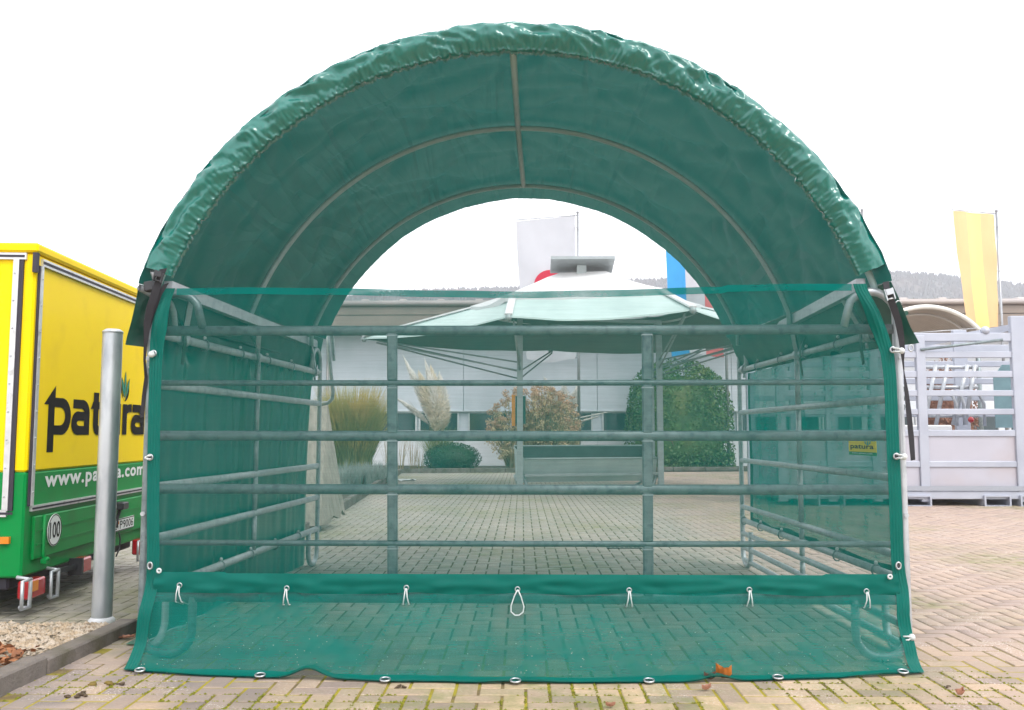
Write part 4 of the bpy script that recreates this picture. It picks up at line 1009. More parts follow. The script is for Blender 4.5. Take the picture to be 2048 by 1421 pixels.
# ---- front net
def front_net():
    t = thing('front_net', 'see-through green windbreak net hung across the front, its skirt on the paving', 'net', (0, -.1, 0))
    NY = -.075
    lp = [(331, 578), (322, 600), (312, 635), (306, 680), (305, 720), (303, 800), (301, 900), (299, 1000), (300, 1090), (300, 1140), (296, 1190), (288, 1245)]
    rp = [(1727, 572), (1735, 590), (1752, 620), (1770, 665), (1782, 705), (1787, 760), (1793, 900), (1799, 1040), (1803, 1130), (1810, 1180), (1808, 1230), (1812, 1265)]
    XL = [(at(x, y, NY).z, at(x, y, NY).x - .012) for x, y in lp] + [(0, gr(247, 1342).x)]
    XR = [(at(x, y, NY).z, at(x, y, NY).x + .012) for x, y in rp] + [(0, gr(1849, 1348).x)]
    ZT_ = 1.815; ZM = .405
    def ztop(u): return ZT_ + .008 * math.sin(u * 9) - .012 * math.sin(u * math.pi) + (.008 if u > .8 else 0)
    yb = lambda u: lerp(gr(247, 1342).y, gr(1849, 1348).y, u) - .20 * max(0, 1 - (2 * u - 1) ** 2) ** .8 + .012 * fn(u * 14, 4)
    lift = lambda u: .004 + .045 * math.exp(-((u - .243) / .022) ** 2) + .012 * max(0, fn(u * 9, 8)) + .022 * math.exp(-((u - .735) / .02) ** 2)
    def f_(u, v):
        if v < .7:
            z = lerp(ztop(u), ZM, v / .7); y = NY + .008 * fn(u * 6, v * 5, 1) + .006 * math.sin(u * 40) * math.exp(-v * 9)
        else:
            q = (v - .7) / .3; z = ZM * max(0, 1 - q) ** 1.55; z = max(z, lift(u) * q); y = lerp(NY, yb(u), q ** 1.5)
            y += .045 * fn(u * 10, q * 2.2, 2) * math.sin(q * math.pi) + .02 * fn(u * 22, q * 3, 5) * math.sin(q * math.pi); z += .03 * fn(u * 8, q * 3, 7) * math.sin(q * math.pi)
        x = lerp(interp(XL, z), interp(XR, z), u); return V(x, y, z)
    m = MB(); m.grid(lambda u, v: f_(u, v * .7), 150, 60); m.build('mesh', NET, t)
    m = MB(); m.grid(lambda u, v: f_(u, .7 + v * .3), 150, 40); m.build('skirt_mesh', NETB, t)
    # hems: ribbed side tapes, top tape, ground tape
    def puck(z): return .006 * fn(z * 9, 2) + .014 * math.exp(-((z - 1.72) / .09) ** 2) * fn(z * 30, 1)
    def side(sg):
        X = XL if sg < 0 else XR; W = .062
        def h_(u, v):
            p = f_(0 if sg < 0 else 1, v); inn = -sg; uu = u * W / 3.66; pm = f_(uu if sg < 0 else 1 - uu, v)
            rib = .0012 * math.sin(u * math.pi * 9)
            bulge = .03 * math.exp(-((p.z - 1.66) / .10) ** 2) * math.sin(u * math.pi)
            wd = W * (1 + .25 * math.exp(-((p.z - 1.62) / .12) ** 2))
            return V(p.x + inn * (u * wd), pm.y - .007 - rib - bulge - .004 * fn(p.z * 8, u) * (p.z > .4), pm.z + (.006 if p.z < .4 else 0))
        mm = MB(); mm.grid(h_, 30, 90); mm.build('side_hem', HEM, t)
    side(-1); side(1)
    m = MB(); m.grid(lambda u, v: f_(.02 + .96 * u, 0) + V(0, -.006 + .003 * fn(u * 30, v), -.034 * v), 110, 2); m.build('top_hem', net_hem, t)
    m = MB(); m.grid(lambda u, v: f_(.005 + .99 * u, 1 - .032 * (1 - v)) + V(0, -.004, .007 + .002 * fn(u * 50, v)), 170, 3); m.build('ground_hem', HEM, t)
    # pleated band across the foot
    za, zb_ = at(1040, 1149, NY - .015).z, at(1040, 1191, NY - .015).z
    tie_u = [.037, .185, .347, .498, .647, .808, .965]
    def b_(u, v):
        n = min(abs(u - k) for k in tie_u); pin = math.exp(-(n / .012) ** 2)
        z = lerp(za + .006 * (1 if u < .1 or u > .9 else 0), zb_ - .006 * fn(u * 12, 1) + .010 * math.exp(-(n / .05) ** 2), v)
        x = lerp(interp(XL, z), interp(XR, z), .012 + .976 * u)
        y = NY - .016 - .006 * math.sin(v * math.pi) * (1 - pin) * (1 + 1.6 * fn(u * 20, v * 2.5)) - .008 * fn(u * 45, v * 3, 2) * v
        return V(x, y, z)
    m = MB(); m.grid(b_, 190, 10); m.build('foot_band', HEM, t)
    def eyelet(px, py, Y, rx, rz, tilt=0, flat=False):
        c_ = at(px, py, Y) if not flat else gr(px, py, .018); m = MB(); pts = []
        for k in range(16):
            a = k * math.pi / 8
            pts.append(c_ + (V(rx * math.cos(a), 0, rz * math.sin(a)) if not flat else V(rx * math.cos(a), rz * math.sin(a), .004 * math.sin(a))))
        m.tube(pts, .0042, 6, closed=True); ey = m.build('eyelet', EYEL, t)
        m = MB(); m.disc(c_ + (V(0, .001, 0) if not flat else V(0, 0, -.003)), (rx, 0, 0), (0, 0, rz) if not flat else (0, rz, 0), 14); m.build('eyelet_hole', PLAST, ey)
    for px, py in ((300, 1132), (280, 1277), (1797, 1132)): eyelet(px, py, NY - .02 if py < 1200 else -.12, .011, .016)
    for px, py in ((300, 915), (1786, 700), (1793, 913), (1805, 1277), (307, 707)): eyelet(px, py, NY - .02 if py < 1200 else -.11, .013, .013)
    for px, py in ((318, 1142), (1780, 1154)):
        c_ = at(px, py, NY - .03); m = MB(); m.tube([c_ + V(.009 * math.cos(k * .6283), 0, .009 * math.sin(k * .6283)) for k in range(10)], .005, 6, closed=True); m.build('rivet', WHITE, t)
    for px, py in ((280, 1340), (520, 1350), (770, 1359), (1031, 1361), (1298, 1361), (1556, 1354), (1806, 1343)): eyelet(px, py, 0, .022, .018, flat=True)
    # white cord ties round the bottom rail
    for k, (px, py) in enumerate(((357, 1172), (572, 1178), (812, 1177), (1035, 1180), (1259, 1182), (1500, 1181), (1735, 1184))):
        top = at(px, py, NY - .045); m = MB()
        if k == 3:
            pts = [at(px + dx, py + dy, NY - .06) for dx, dy in ((0, 0), (-6, 12), (-13, 32), (-13, 44), (-5, 51), (3, 51), (11, 45), (13, 34), (7, 14), (1, 0))]
            m.tube(pts, .0032, 6)
        else:
            for dx, tx in ((-2.5, -3.5), (2.5, 3)):
                bot = at(px + dx + tx, py + 32, NY - .04); m.tube([top + V(dx / 900, 0, 0), lerp(top, bot, .5) + V(0, -.012, 0), bot, V(bot.x, -.02, RZ[5] - .032), V(bot.x, .03, RZ[5])], .0029, 6)
        m.build('cord_tie', WHITE, t)
        m = MB(); m.tube([top + V(.011 * math.cos(q * .4488), .012, .011 * math.sin(q * .4488)) for q in range(14)], .003, 5, closed=True); m.build('eyelet', EYEL, t)
    # elastic loops with ball toggles at the edges
    for px, py, bx, by, Y in ((307, 707, 303, 709, -.1), (1786, 700, 1803, 702, -.1), (1793, 913, 1808, 914, -.1), (1806, 1277, 1824, 1275, -.12), (302, 915, 292, 916, -.1)):
        a, b2 = at(px, py, Y - .01), at(bx, by, Y - .01); m = MB()
        for dz in (-.008, .008): m.tube([a + V(0, 0, dz), (a + b2) / 2 + V(0, -.01, dz), b2 + V(0, 0, dz * .3)], .0042, 6)
        lp_ = m.build('elastic_loop', WHITE, t); m = MB(); m.ball(b2, .016 if px != 302 else .008, 10, 8); m.build('ball', WHITE, lp_)
    # bits of cord further down the posts
    for px, py, Y in ((303, 735, -.03), (304, 760, -.03), (1797, 1075, -.03)):
        a = at(px - 5, py, Y); m = MB(); m.tube([a, a + V(.03, -.01, .004)], .005, 6); m.build('cord_end', WHITE, t)
    # grit on the skirt
    arr = []
    for k in range(260):
        u = random.random(); v = .80 + .195 * random.random() ** .6; p = f_(u, v) + V(0, -.004, .004); s = random.uniform(.001, .003)
        arr += [p + V(-s, 0, 0), p + V(0, 0, -s * .6), p + V(s * 1.4, 0, 0), p + V(0, 0, s * .6)]
    g = np_mesh('grit', [tuple(p) for p in arr], 4, mat('pale_grit', (.42, .42, .36), .8), t); g['kind'] = 'stuff'
net_hem = net_mat('green_hem_thin', .74, (.0, .20, .175), (.0, .26, .23), .3)
front_net()

# hanging chain and cable on the right front corner
def chain():
    t = thing('tether_chain', 'thin chain with black cable hanging behind the right edge of the net', 'chain', (1.86, -.02, 0))
    p = at(1803, 770, .0)
    for k in range(7):
        c_ = p + V(.006 * (k % 2), 0, -.022 * k); m = MB()
        e = V(1, 0, 0) if k % 2 else V(0, 1, 0)
        m.tube([c_ + e * .007 * math.cos(q * .785) + V(0, 0, .014 * math.sin(q * .785)) for q in range(8)], .003, 5, closed=True); m.build('link', GALV, t)
chain()

# ================================================================ steel post
pb = gr(203, 1250)
t = thing('steel_post', 'thick galvanised steel post with domed cap before the yellow trailer', 'post', (pb.x, pb.y, 0))
ptz = at(209, 663, pb.y).z; rad = .056
m = MB(); m.tube([(pb.x, pb.y, .0), (pb.x, pb.y, ptz - .01)], rad, 28, cap=False); m.build('tube', mat('post_zinc', (.56, .585, .61), .4, .65, .12, 5, .05, 50, col2=(.33, .36, .40), f2=(.44, .64), s2=9, stretch=(1, 1, .3)), t)
m = MB(); m.tube([(pb.x, pb.y, ptz - .012), (pb.x, pb.y, ptz), (pb.x, pb.y, ptz + .012)], [rad + .002, rad + .001, rad * .7], 28); m.build('cap', GALVB, t)
m = MB(); m.tube([(pb.x, pb.y, .0), (pb.x, pb.y, .03), (pb.x, pb.y, .045)], [rad * 1.32, rad * 1.28, rad * 1.02], 28); m.build('base_collar', mat('mortar_collar', (.62, .62, .64), .8, 0, .1, 20), t)

# ================================================================ yellow and green trailer
def trailer():
    YC = .86
    p0 = at(73, 487, YC); e = V(-.083, 1, 0).normalized(); n = V(1, .083, 0).normalized(); wv = -n
    base = V(p0.x, p0.y, 0); ZT = p0.z; W, L = 2.15, 3.6
    zb = at(38, 1157, YC).z
    t = thing('trailer', 'yellow and green box trailer with logo lettering, parked at the left edge', 'trailer', base)
    def H(px, py, o=0.0): return hit(px, py, base + n * o, n)            # on the rear face
    def S(px, py, o=0.0): return hit(px, py, base - e * o, e)            # on the side facing the camera
    zg = H(150, 936).z
    def prism(name, mt, a, b, z0, z1, l0=0.0, inset=0.0, bev=.012):
        m = MB(); c_ = base + e * (a + b) / 2 + wv * (L / 2 + l0); m.frame_box(V(c_.x, c_.y, (z0 + z1) / 2), e * (b - a) / 2, wv * (L / 2 - inset), V(0, 0, (z1 - z0) / 2)); return m.build(name, mt, t, bevel=bev)
    prism('upper_body', YEL, 0, W, zg, ZT - .06)
    prism('lower_body', GRN, 0, W, zb, zg - .0005)
    prism('roof', YEL, -.02, W + .02, ZT - .058, ZT, -.0, -.02)
    prism('chassis', DRUB, .06, W - .06, zb - .08, zb - .001, .05, .05)
    def quadbar(name, mt, pts, wd, prot, nrm, parent=t):
        m = MB()
        for a, b in zip(pts[:-1], pts[1:]):
            m.bar(a + nrm * prot / 2, b + nrm * prot / 2, prot, wd, up=(0, 0, 1) if abs((b - a).normalized().z) < .9 else e)
        return m.build(name, mt, parent)
    # rear door frame: aluminium profiles with dark seal
    A, B, C_, D = H(75, 523), H(290, 602), H(47, 1020), H(290, 976)
    ze = lambda p, q: base + e * (p - base).dot(e) + V(0, 0, q)
    ua = (H(70, 700) - base).dot(e) + .02; z1, z2 = A.z, C_.z
    ub = W - .06
    P1, P2, P3, P4 = base + e * ua + V(0, 0, z1), base + e * ub + V(0, 0, z1), base + e * ua + V(0, 0, z2), base + e * ub + V(0, 0, z2)
    for a, b, wd in ((P1, P2, .045), (P3, P4, .032)):
        m = MB(); m.bar(a + n * .009, b + n * .009, .018, wd); pr = m.build('frame_profile', ALU, t)
        m = MB(); m.bar(a + n * .0195, b + n * .0195, .003, wd * .35); m.build('seal', DRUB, pr)
    for q in (P1, P2):
        a = q + V(0, 0, -.024); b = V(q.x, q.y, z2 + .017)
        m = MB(); m.frame_box((a + b) / 2 + n * .009, e * .016, n * .009, V(0, 0, (a.z - b.z) / 2)); pr = m.build('frame_profile', ALU, t)
        m = MB(); m.frame_box((a + b) / 2 + n * .006 - e * .024, e * .008, n * .006, V(0, 0, (a.z - b.z) / 2)); m.build('seal', DRUB, pr)
        for k in range(9):
            m = MB(); z_ = lerp(b.z, a.z, (k + .5) / 9); c_ = V(q.x, q.y, z_) + n * .019; m.ball(c_, .006, 6, 4); m.build('rivet', EYEL, pr)
    # side frame facing the camera
    for px0, py0, px1, py1, wd in ((35, 520, 12, 1022, .034),):
        a, b = S(px0, py0), S(px1, py1); x_ = a - e * .009
        m = MB(); m.frame_box(V((a.x + b.x) / 2, (a.y + b.y) / 2, (a.z + b.z) / 2) - e * .009, wv * wd / 2, e * .009, V(0, 0, (a.z - b.z) / 2)); pr = m.build('frame_profile', ALU, t)
        m = MB(); m.frame_box(V((a.x + b.x) / 2, (a.y + b.y) / 2, (a.z + b.z) / 2) - e * .007 - wv * .03, wv * .012, e * .007, V(0, 0, (a.z - b.z) / 2)); m.build('seal', DRUB, pr)
        for k in range(9):
            c_ = V(a.x, a.y, lerp(b.z, a.z, (k + .5) / 9)) - e * .019 + wv * .004; m = MB(); m.ball(c_, .006, 6, 4); m.build('rivet', EYEL, pr)
        for z_ in (a.z + .02, b.z - .015):
            m = MB(); m.bar(V(a.x, a.y, z_) - e * .009 - wv * .06 * (1 if z_ > 1 else .2), V(a.x, a.y, z_) - e * .009 + wv * 2.9, .018, .04); pr2 = m.build('frame_profile', ALU, t)
            m = MB(); m.bar(V(a.x, a.y, z_) - e * .0195 - wv * .05, V(a.x, a.y, z_) - e * .0195 + wv * 2.9, .003, .014); m.build('seal', DRUB, pr2)
    m = MB(); a = base + n * .004 - e * .004; m.frame_box(a + V(0, 0, ZT - .12), e * .018, n * .012, V(0, 0, .06)); m.build('corner_cover', DRUB, t)
    # lower drop flap with ribs and latches
    fa, fb = .10, W - .1; zt_, zl = z2 - .05, zb + .09
    m = MB(); m.frame_box(base + e * (fa + fb) / 2 + n * .010 + V(0, 0, (zt_ + zl) / 2), e * (fb - fa) / 2, n * .010, V(0, 0, (zt_ - zl) / 2)); fl = m.build('drop_flap', GRN, t, bevel=.006)
    for py in (.33, .66):
        m = MB(); m.frame_box(base + e * (fa + fb) / 2 + n * .021 + V(0, 0, lerp(zl, zt_, py)), e * (fb - fa) / 2 * .97, n * .003, V(0, 0, .006)); m.build('crease', GRN, fl)
    for px, py in ((79, 1080), (282, 1030)):
        u = (H(px, py) - base).dot(e); m = MB(); c_ = base + e * u + n * .020
        m.tube([c_ + V(0, 0, zt_ + .0) + n * .003, c_ + V(0, 0, zl + .02) + n * .003, c_ + V(0, 0, zl - .03) + n * .02], .011, 8); la = m.build('latch_bar', GRN, fl)
        m = MB(); m.frame_box(c_ + n * .02 + V(0, 0, zl - .02), e * .03, n * .018, V(0, 0, .016)); m.ball(c_ + n * .03 + V(0, 0, zl - .01), .018, 8, 6); m.build('latch', GRN, la, bevel=.004)
    # speed disc
    c_ = H(109, 1060, .026); rz = (H(109, 1029).z - H(109, 1092).z) / 2
    m = MB(); m.tube([c_ - n * .002, c_ + n * .002], rz, 32); sd = m.build('speed_sticker', WPR, t)
    m = MB(); m.tube([c_ + e * (rz - .006) * math.cos(k * .19635) + V(0, 0, (rz - .006) * math.sin(k * .19635)) + n * .002 for k in range(32)], .003, 4, closed=True); m.build('black_ring', INK, sd)
    m = MB(); put_text(m, '100', c_ - e * rz * .72 - V(0, 0, rz * .50) + n * .003, e, V(0, 0, 1), n, width=rz * 1.44, height=rz * 1.02, bold=.012); m.build('lettering', INK, sd)
    # number plate and its lamp
    a, b_ = H(205, 1050, .026), H(267, 1034, .026); zt2, zb2 = H(267, 1031, .026).z, H(267, 1054, .026).z
    ua_, ub_ = (a - base).dot(e), (b_ - base).dot(e)
    m = MB(); m.frame_box(base + e * (ua_ + ub_) / 2 + n * .026 + V(0, 0, (zt2 + zb2) / 2), e * (ub_ - ua_) / 2, n * .004, V(0, 0, (zt2 - zb2) / 2)); pl = m.build('number_plate', WPR, t)
    for z_ in (zt2 - .004, zb2 + .004):
        m = MB(); m.bar(base + e * ua_ + n * .0312 + V(0, 0, z_), base + e * ub_ + n * .0312 + V(0, 0, z_), .0016, .005); m.build('plate_border', INK, pl)
    wpl = ub_ - ua_; hp = zt2 - zb2
    m = MB(); put_text(m, '9006', base + e * (ub_ - wpl * .37) + n * .030 + V(0, 0, zb2 + hp * .17), e, V(0, 0, 1), n, width=wpl * .34, height=hp * .66, bold=.006); m.build('lettering', INK, pl); m = MB()
    put_text(m, 'P', base + e * (ub_ - wpl * .475) + n * .030 + V(0, 0, zb2 + hp * .17), e, V(0, 0, 1), n, width=wpl * .085, height=hp * .66, bold=.006); m.build('lettering', INK, pl); m = MB()
    put_text(m, 'L', base + e * (ub_ - wpl * .645) + n * .030 + V(0, 0, zb2 + hp * .17), e, V(0, 0, 1), n, width=wpl * .07, height=hp * .66, bold=.006); m.build('lettering', INK, pl)
    for dz, mt in ((.70, ORG_), (.33, ALU)):
        m = MB(); c2 = base + e * (ub_ - wpl * .53) + n * .031 + V(0, 0, zb2 + hp * dz); m.tube([c2, c2 + n * .001], hp * .15, 14); m.build('plate_seal', mt, pl)
    c2 = H(243, 1012, .05); m = MB(); m.frame_box(c2, e * .06, n * .035, V(0, 0, .028)); lp = m.build('plate_lamp', PLAST, t, bevel=.008)
    m = MB(); m.tube([c2 + V(0, 0, -.02) - e * .02, c2 + V(0, 0, -.09) - n * .02 - e * .02, c2 + V(0, 0, -.16) - n * .02 - e * .03], .012, 6); m.build('cable', PLAST, lp)
    m = MB(); q = H(238, 1066, .03); m.tube([q, q + V(0, 0, -.05) + e * .03, q + V(0, 0, -.12) + e * .02, q + V(0, 0, -.17) - e * .04], .006, 6); m.build('cable', PLAST, lp)
    # lettering on the rear
    u0, u1 = (H(91, 860) - base).dot(e), (H(289, 850) - base).dot(e)
    zbase, zx = H(140, 870).z, H(140, 798).z; xh = zx - zbase; U = (u1 - u0)
    m = MB(); lay = [0.0]
    ax = xh / U            # one x-height in word units
    def ST(pts, wd=None):
        # pts: (word units, x-heights); stems are heavier than the horizontals
        lay[0] += .0004; k_ = len(pts); vs = []; M_ = [Vector((x * U, y * xh)) for x, y in pts]
        for i in range(k_):
            d_ = (M_[min(k_ - 1, i + 1)] - M_[max(0, i - 1)]).normalized(); nn_ = Vector((-d_.y, d_.x)); ww = (.25 + .13 * abs(d_.y) if wd is None else wd) * xh
            for sg in (1, -1):
                q = M_[i] + nn_ * ww / 2 * sg; vs.append(base + e * (u0 + q.x) + V(0, 0, zbase + q.y) + n * (.0015 + lay[0]))
        m.add(vs, [(2 * i, 2 * i + 1, 2 * i + 3, 2 * i + 2) for i in range(k_ - 1)])
    def AR(cx_, cy_, rx_, ry_, a0, a1, k_=12): return [(cx_ + rx_ * math.cos(R_(lerp(a0, a1, i / k_))), cy_ + ry_ * math.sin(R_(lerp(a0, a1, i / k_)))) for i in range(k_ + 1)]
    def TRI(pts):
        lay[0] += .0004; m.add([base + e * (u0 + x * U) + V(0, 0, zbase + y * xh) + n * (.0015 + lay[0]) for x, y in pts], [tuple(range(len(pts)))])
    def done():
        nonlocal m
        m.build('letter', INK, t); m = MB()
    ST([(.038, -.46), (.038, 1.0)]); TRI([(.066, 1.32), (-.022, .80), (.066, .80)])
    ST([(.05, .87), (.11, .87)] + AR(.115, .5, .06, .37, 88, -88) + [(.11, .13), (.062, .13)]); done()
    def a_(x, w_=.17):
        sx = x + w_ - .027
        ST([(x + .015, .87), (sx - .05, .87)] + AR(sx - .05, .62, .05, .25, 85, 0, 7) + [(sx, .3), (sx, .0)])
        ST([(sx, .53), (x + .075, .53)] + AR(x + .07, .33, .043, .205, 95, 265, 9) + [(x + .075, .125), (sx - .012, .125)]); done()
    a_(.202)
    ST([(.43, 1.25), (.43, .32)] + AR(.462, .32, .032, .2, 180, 265, 6) + [(.485, .12)]); TRI([(.40, .98), (.378, .76), (.49, .76), (.49, .98)]); done()
    ST([(.545, .98), (.545, .36)] + AR(.60, .36, .055, .235, 180, 275, 7) + [(.66, .125)]); ST([(.668, .98), (.668, .0)]); done()
    ST([(.742, .0), (.742, .98)]); ST([(.735, .70), (.76, .80), (.785, .86), (.82, .87)], .26); done()
    a_(.815)
    # leaf emblem above the r
    uc, zc = (H(250, 795, .003) - base).dot(e), H(250, 797, .003).z; hL = H(250, 742, .003).z - zc
    def leaf(ang, ln, wd, lay_, mt, name, x0=0):
        m2 = MB(); pts = []
        for i in range(13):
            q = i / 12; ww = wd * math.sin(math.pi * q ** 1.15) ** .9; pts.append((q * ln, ww))
        poly = [(a, b) for a, b in pts] + [(a, -b) for a, b in pts[-2:0:-1]]
        ca, sa = math.sin(R_(ang)), math.cos(R_(ang))
        m2.add([base + e * (uc + x0 + a * ca + b * sa * .9) + V(0, 0, zc + a * sa - b * ca) + n * lay_ for a, b in poly], [tuple(range(len(poly)))]); m2.build(name, mt, t)
    for ang, ln, x0, k in ((0, 1.0, 0, 0), (-24, .82, -.01, 1), (24, .82, .01, 2)):
        leaf(ang, hL * ln, hL * .115, .003 + .0012 * k, INK, 'leaf_emblem', x0); leaf(ang, hL * ln * .95, hL * .085, .0036 + .0012 * k, INKG, 'leaf_emblem', x0)
    for sg in (-1, 1):
        m2 = MB(); vs = []
        for i in range(11):
            q = i / 10; x_ = sg * hL * (.40 * math.sin(q * 1.6)); z_ = hL * (-.10 + .62 * q ** 1.4); wd = .026 * math.sin(math.pi * (q * .9 + .1))
            for k in (1, -1): vs.append(base + e * (uc + x_ + wd * k * .5) + V(0, 0, zc + z_ - wd * .3 * k) + n * .0025)
        m2.add(vs, [(2 * i, 2 * i + 1, 2 * i + 3, 2 * i + 2) for i in range(10)]); m2.build('leaf_emblem', INK, t)
    a, b_ = H(88, 975), H(287, 948); m = MB()
    put_text(m, 'www.patura.com', V(a.x, a.y, H(180, 968).z - .015) + n * .002, e, V(0, 0, 1), n, width=(b_ - base).dot(e) - (a - base).dot(e), height=.118, bold=.03, spacing=1.12); m.build('web_lettering', WPR, t)
    # lamps under the body, with wire guards
    def lamp(u, dz, hh, wd, mt, out_=.0):
        c_ = base + e * u + n * (.01 + out_) + V(0, 0, zb - dz); m = MB(); m.frame_box(c_, e * wd, n * .04, V(0, 0, hh)); o_ = m.build('tail_lamp', mt, t, bevel=.01); return c_, o_
    c_, o_ = lamp(.12, .075, .055, .10, RED)
    m = MB(); m.frame_box(c_ - e * .055 + n * .042 + V(0, 0, .02), e * .04, n * .004, V(0, 0, .03)); m.build('indicator', ORG_, o_)
    for u in (-.03, .34):
        cg = base + e * u + n * .07 + V(0, 0, zb - .08); m = MB(); m.tube([cg + n * -.08 + V(0, 0, .09), cg + V(0, 0, .08), cg + V(0, 0, -.08), cg - n * .06 + V(0, 0, -.085)], .012, 8); m.tube([cg + V(0, 0, .08), cg - e * .10 + V(0, 0, .08), cg - e * .10 + V(0, 0, -.08), cg + V(0, 0, -.08)], .011, 8); m.build('lamp_guard', GALVB, t)
    u2 = (H(150, 1135) - base).dot(e); c_, o_ = lamp(u2, .03, .05, .075, RED, .03); m = MB(); m.bar(c_ - e * .08, c_ - e * .35 - n * .05, .03, .03); m.build('lamp_bracket', PLAST, o_)
    m = MB(); m.frame_box(c_ - e * .085, e * .012, n * .045, V(0, 0, .055)); m.build('lamp_socket', PLAST, o_)
    u3 = (H(262, 1100) - base).dot(e); c_, o_ = lamp(u3 + .16, .05, .06, .12, RED, .02); cg = c_ + n * .05 - e * .14
    m = MB(); m.tube([cg - e * .1 + V(0, 0, .06), cg + V(0, 0, .06), cg + V(0, 0, -.09), cg - e * .1 + V(0, 0, -.09), cg - e * .1 + V(0, 0, .06)], .009, 6); m.build('lamp_guard', GALVB, t)
    m = MB(); q = S(2, 1081, .01); m.frame_box(q, wv * .05, e * .014, V(0, 0, .02)); m.build('side_marker', ORG_, t)
    # wheels further along the chassis
    for u in (.12, W - .12):
        c_ = base + e * u + wv * 1.9 + V(0, 0, .31)
        m = MB(); m.tube([c_ - e * .09, c_ - e * .085, c_ + e * .085, c_ + e * .09], [.26, .31, .31, .26], 24); wh = m.build('wheel', DRUB, t); m = MB(); m.tube([c_ - e * .1, c_ + e * .1], .17, 18); m.build('rim', GALVB, wh)
    for u in (.25, W - .25):
        m = MB(); c_ = base + e * u + wv * .5; m.tube([V(c_.x, c_.y, 0), V(c_.x, c_.y, zb)], .025, 8); m.build('support_leg', GALV, t)
trailer()

# ================================================================ steel cattle crush at right
def crush():
    PAINT = mat('grey_blue_steel', (.42, .44, .51), .45, .3, .06, 4, col2=(.35, .37, .44), f2=(.5, .75), s2=2)
    PANEL = mat('steel_side_sheet', (.45, .44, .50), .5, .25, .05, 2, col2=(.43, .38, .40), f2=(.5, .8), s2=1.4)
    Y0 = gr(1900, 1012).y; Y1 = Y0 + 1.9
    def X(px, py=850): return at(px, py, Y0).x
    def Z(py): return at(1900, py, Y0).z
    t = thing('cattle_crush', 'long grey steel cattle handling crate with rails above sheet sides, right of the shelter', 'crate', ((X(1620) + X(2300)) / 2, Y0, 0))
    xa, xb = X(1560), X(2330)
    rails = [(675, .13), (710, .10), (749, .10), (787, .09), (824, .09), (867, .10), (929, .09), (985, .10)]
    posts = [1562, 1660, 1750, 1845, 2044, 2180, 2320]
    for Y in (Y0, Y1):
        for py, h in rails:
            m = MB(); m.box((xa, Y - .03, Z(py) - h / 2), (xb, Y + .03, Z(py) + h / 2)); m.build('rail', PAINT, t, bevel=.008)
        for px in posts:
            m = MB(); w_ = .12 if px == 2044 else .07; m.box((X(px) - w_, Y - .045, .06), (X(px) + w_, Y + .045, Z(672) + (.3 if px == 2044 else 0))); m.build('post', PAINT, t, bevel=.008)
        for a, b in zip(posts[:-1], posts[1:]):
            for pa, pb_ in ((872, 925), (934, 981)):
                m = MB(); m.box((X(a) + .075, Y - .008, Z(pb_)), (X(b) - .075, Y + .008, Z(pa))); m.build('side_sheet', PANEL, t)
    m = MB(); m.box((xa, Y0 - .05, .10), (xb, Y1 + .05, .22)); m.build('floor_frame', PAINT, t, bevel=.01)
    m = MB(); m.box((xa + .02, Y0 - .07, .23), (xb, Y0 - .052, .30)); m.build('mesh_strip', mat('expanded_metal', (.35, .37, .42), .5, .5, .4, 120), t)
    for px in (1660, 1832, 1990, 2062, 2210):
        x_ = X(px, 1010); m = MB(); a, b = x_ - .20, x_ + .20
        m.box((a, Y0 - .10, .0), (a + .025, Y1, .16)); m.box((b - .025, Y0 - .10, .0), (b, Y1, .16)); m.box((a + .025, Y0 - .10, .14), (b - .025, Y1, .16)); m.box((a + .025, Y0 - .10, .0), (b - .025, Y1, .012)); m.build('fork_pocket', PAINT, t)
    # sloped head beam and latch gear
    a, b = at(1830, 690, Y0 + .3), at(2035, 655, Y0 + .3); m = MB(); m.bar(a, b + V(.6, 0, .12), .08, .10); m.build('head_beam', PAINT, t)
    a, b = at(1842, 700, Y0 - .06), at(2005, 680, Y0 - .06); m = MB(); m.tube([a, b], .022, 8); m.build('pull_rod', GALV, t)
    m = MB(); m.ball(at(1970, 662, Y0), .07, 10, 8); m.build('pulley', PAINT, t)
    q0, q1 = at(1986, 730, Y0 + .9), at(2036, 856, Y0 + .9); m = MB(); m.solid([(0, 0), (q1.x - q0.x + .4, 0), (q1.x - q0.x + .4, q0.z - q1.z), (.15, q0.z - q1.z), (0, q0.z - q1.z - .2)], (q0.x, q0.y, q1.z), (1, 0, 0), (0, 0, 1), (0, 1, 0), .02); m.build('teal_gate_sheet', mat('teal_sheet', (.17, .29, .32), .4, .1), t)
    m = MB(); q = at(1870, 858, Y0 + .7); m.box((q.x - .55, q.y, q.z - .1), (q.x + .28, q.y + .4, q.z + .06)); m.build('white_tray', WPR, t, bevel=.02)
    # head-yoke frames inside
    for x0_, x1_ in ((1848, 1872), (1872, 1895), (1906, 1935), (1930, 1950)):
        a, b = at(x0_, 850, Y0 + 1.2), at(x1_, 730, Y0 + 1.2); m = MB(); m.tube([a, lerp(a, b, .5), b], .035, 8); m.build('yoke_bar', GALVB, t)
    for py in (735, 775, 832):
        a, b = at(1850, py, Y0 + 1.25), at(1955, py, Y0 + 1.25); m = MB(); m.tube([a, b], .03, 8); m.build('yoke_rail', GALVB, t)
    for cx_, cy_ in ((1890, 792), (1905, 790), (1945, 792)):
        c_ = at(cx_, cy_, Y0 + 1.1); m = MB(); m.tube([c_ + V(-.12, 0, -.0), c_ + V(0, 0, .06), c_ + V(.12, 0, .0), c_ + V(.18, 0, -.14), c_ + V(.18, 0, -.5)], .028, 8); m.build('release_hoop', GALVB, t)
    m = MB(); m.ball(at(1942, 840, Y0 + .9), .05, 8, 6); m.build('red_knob', RED, t)
crush()

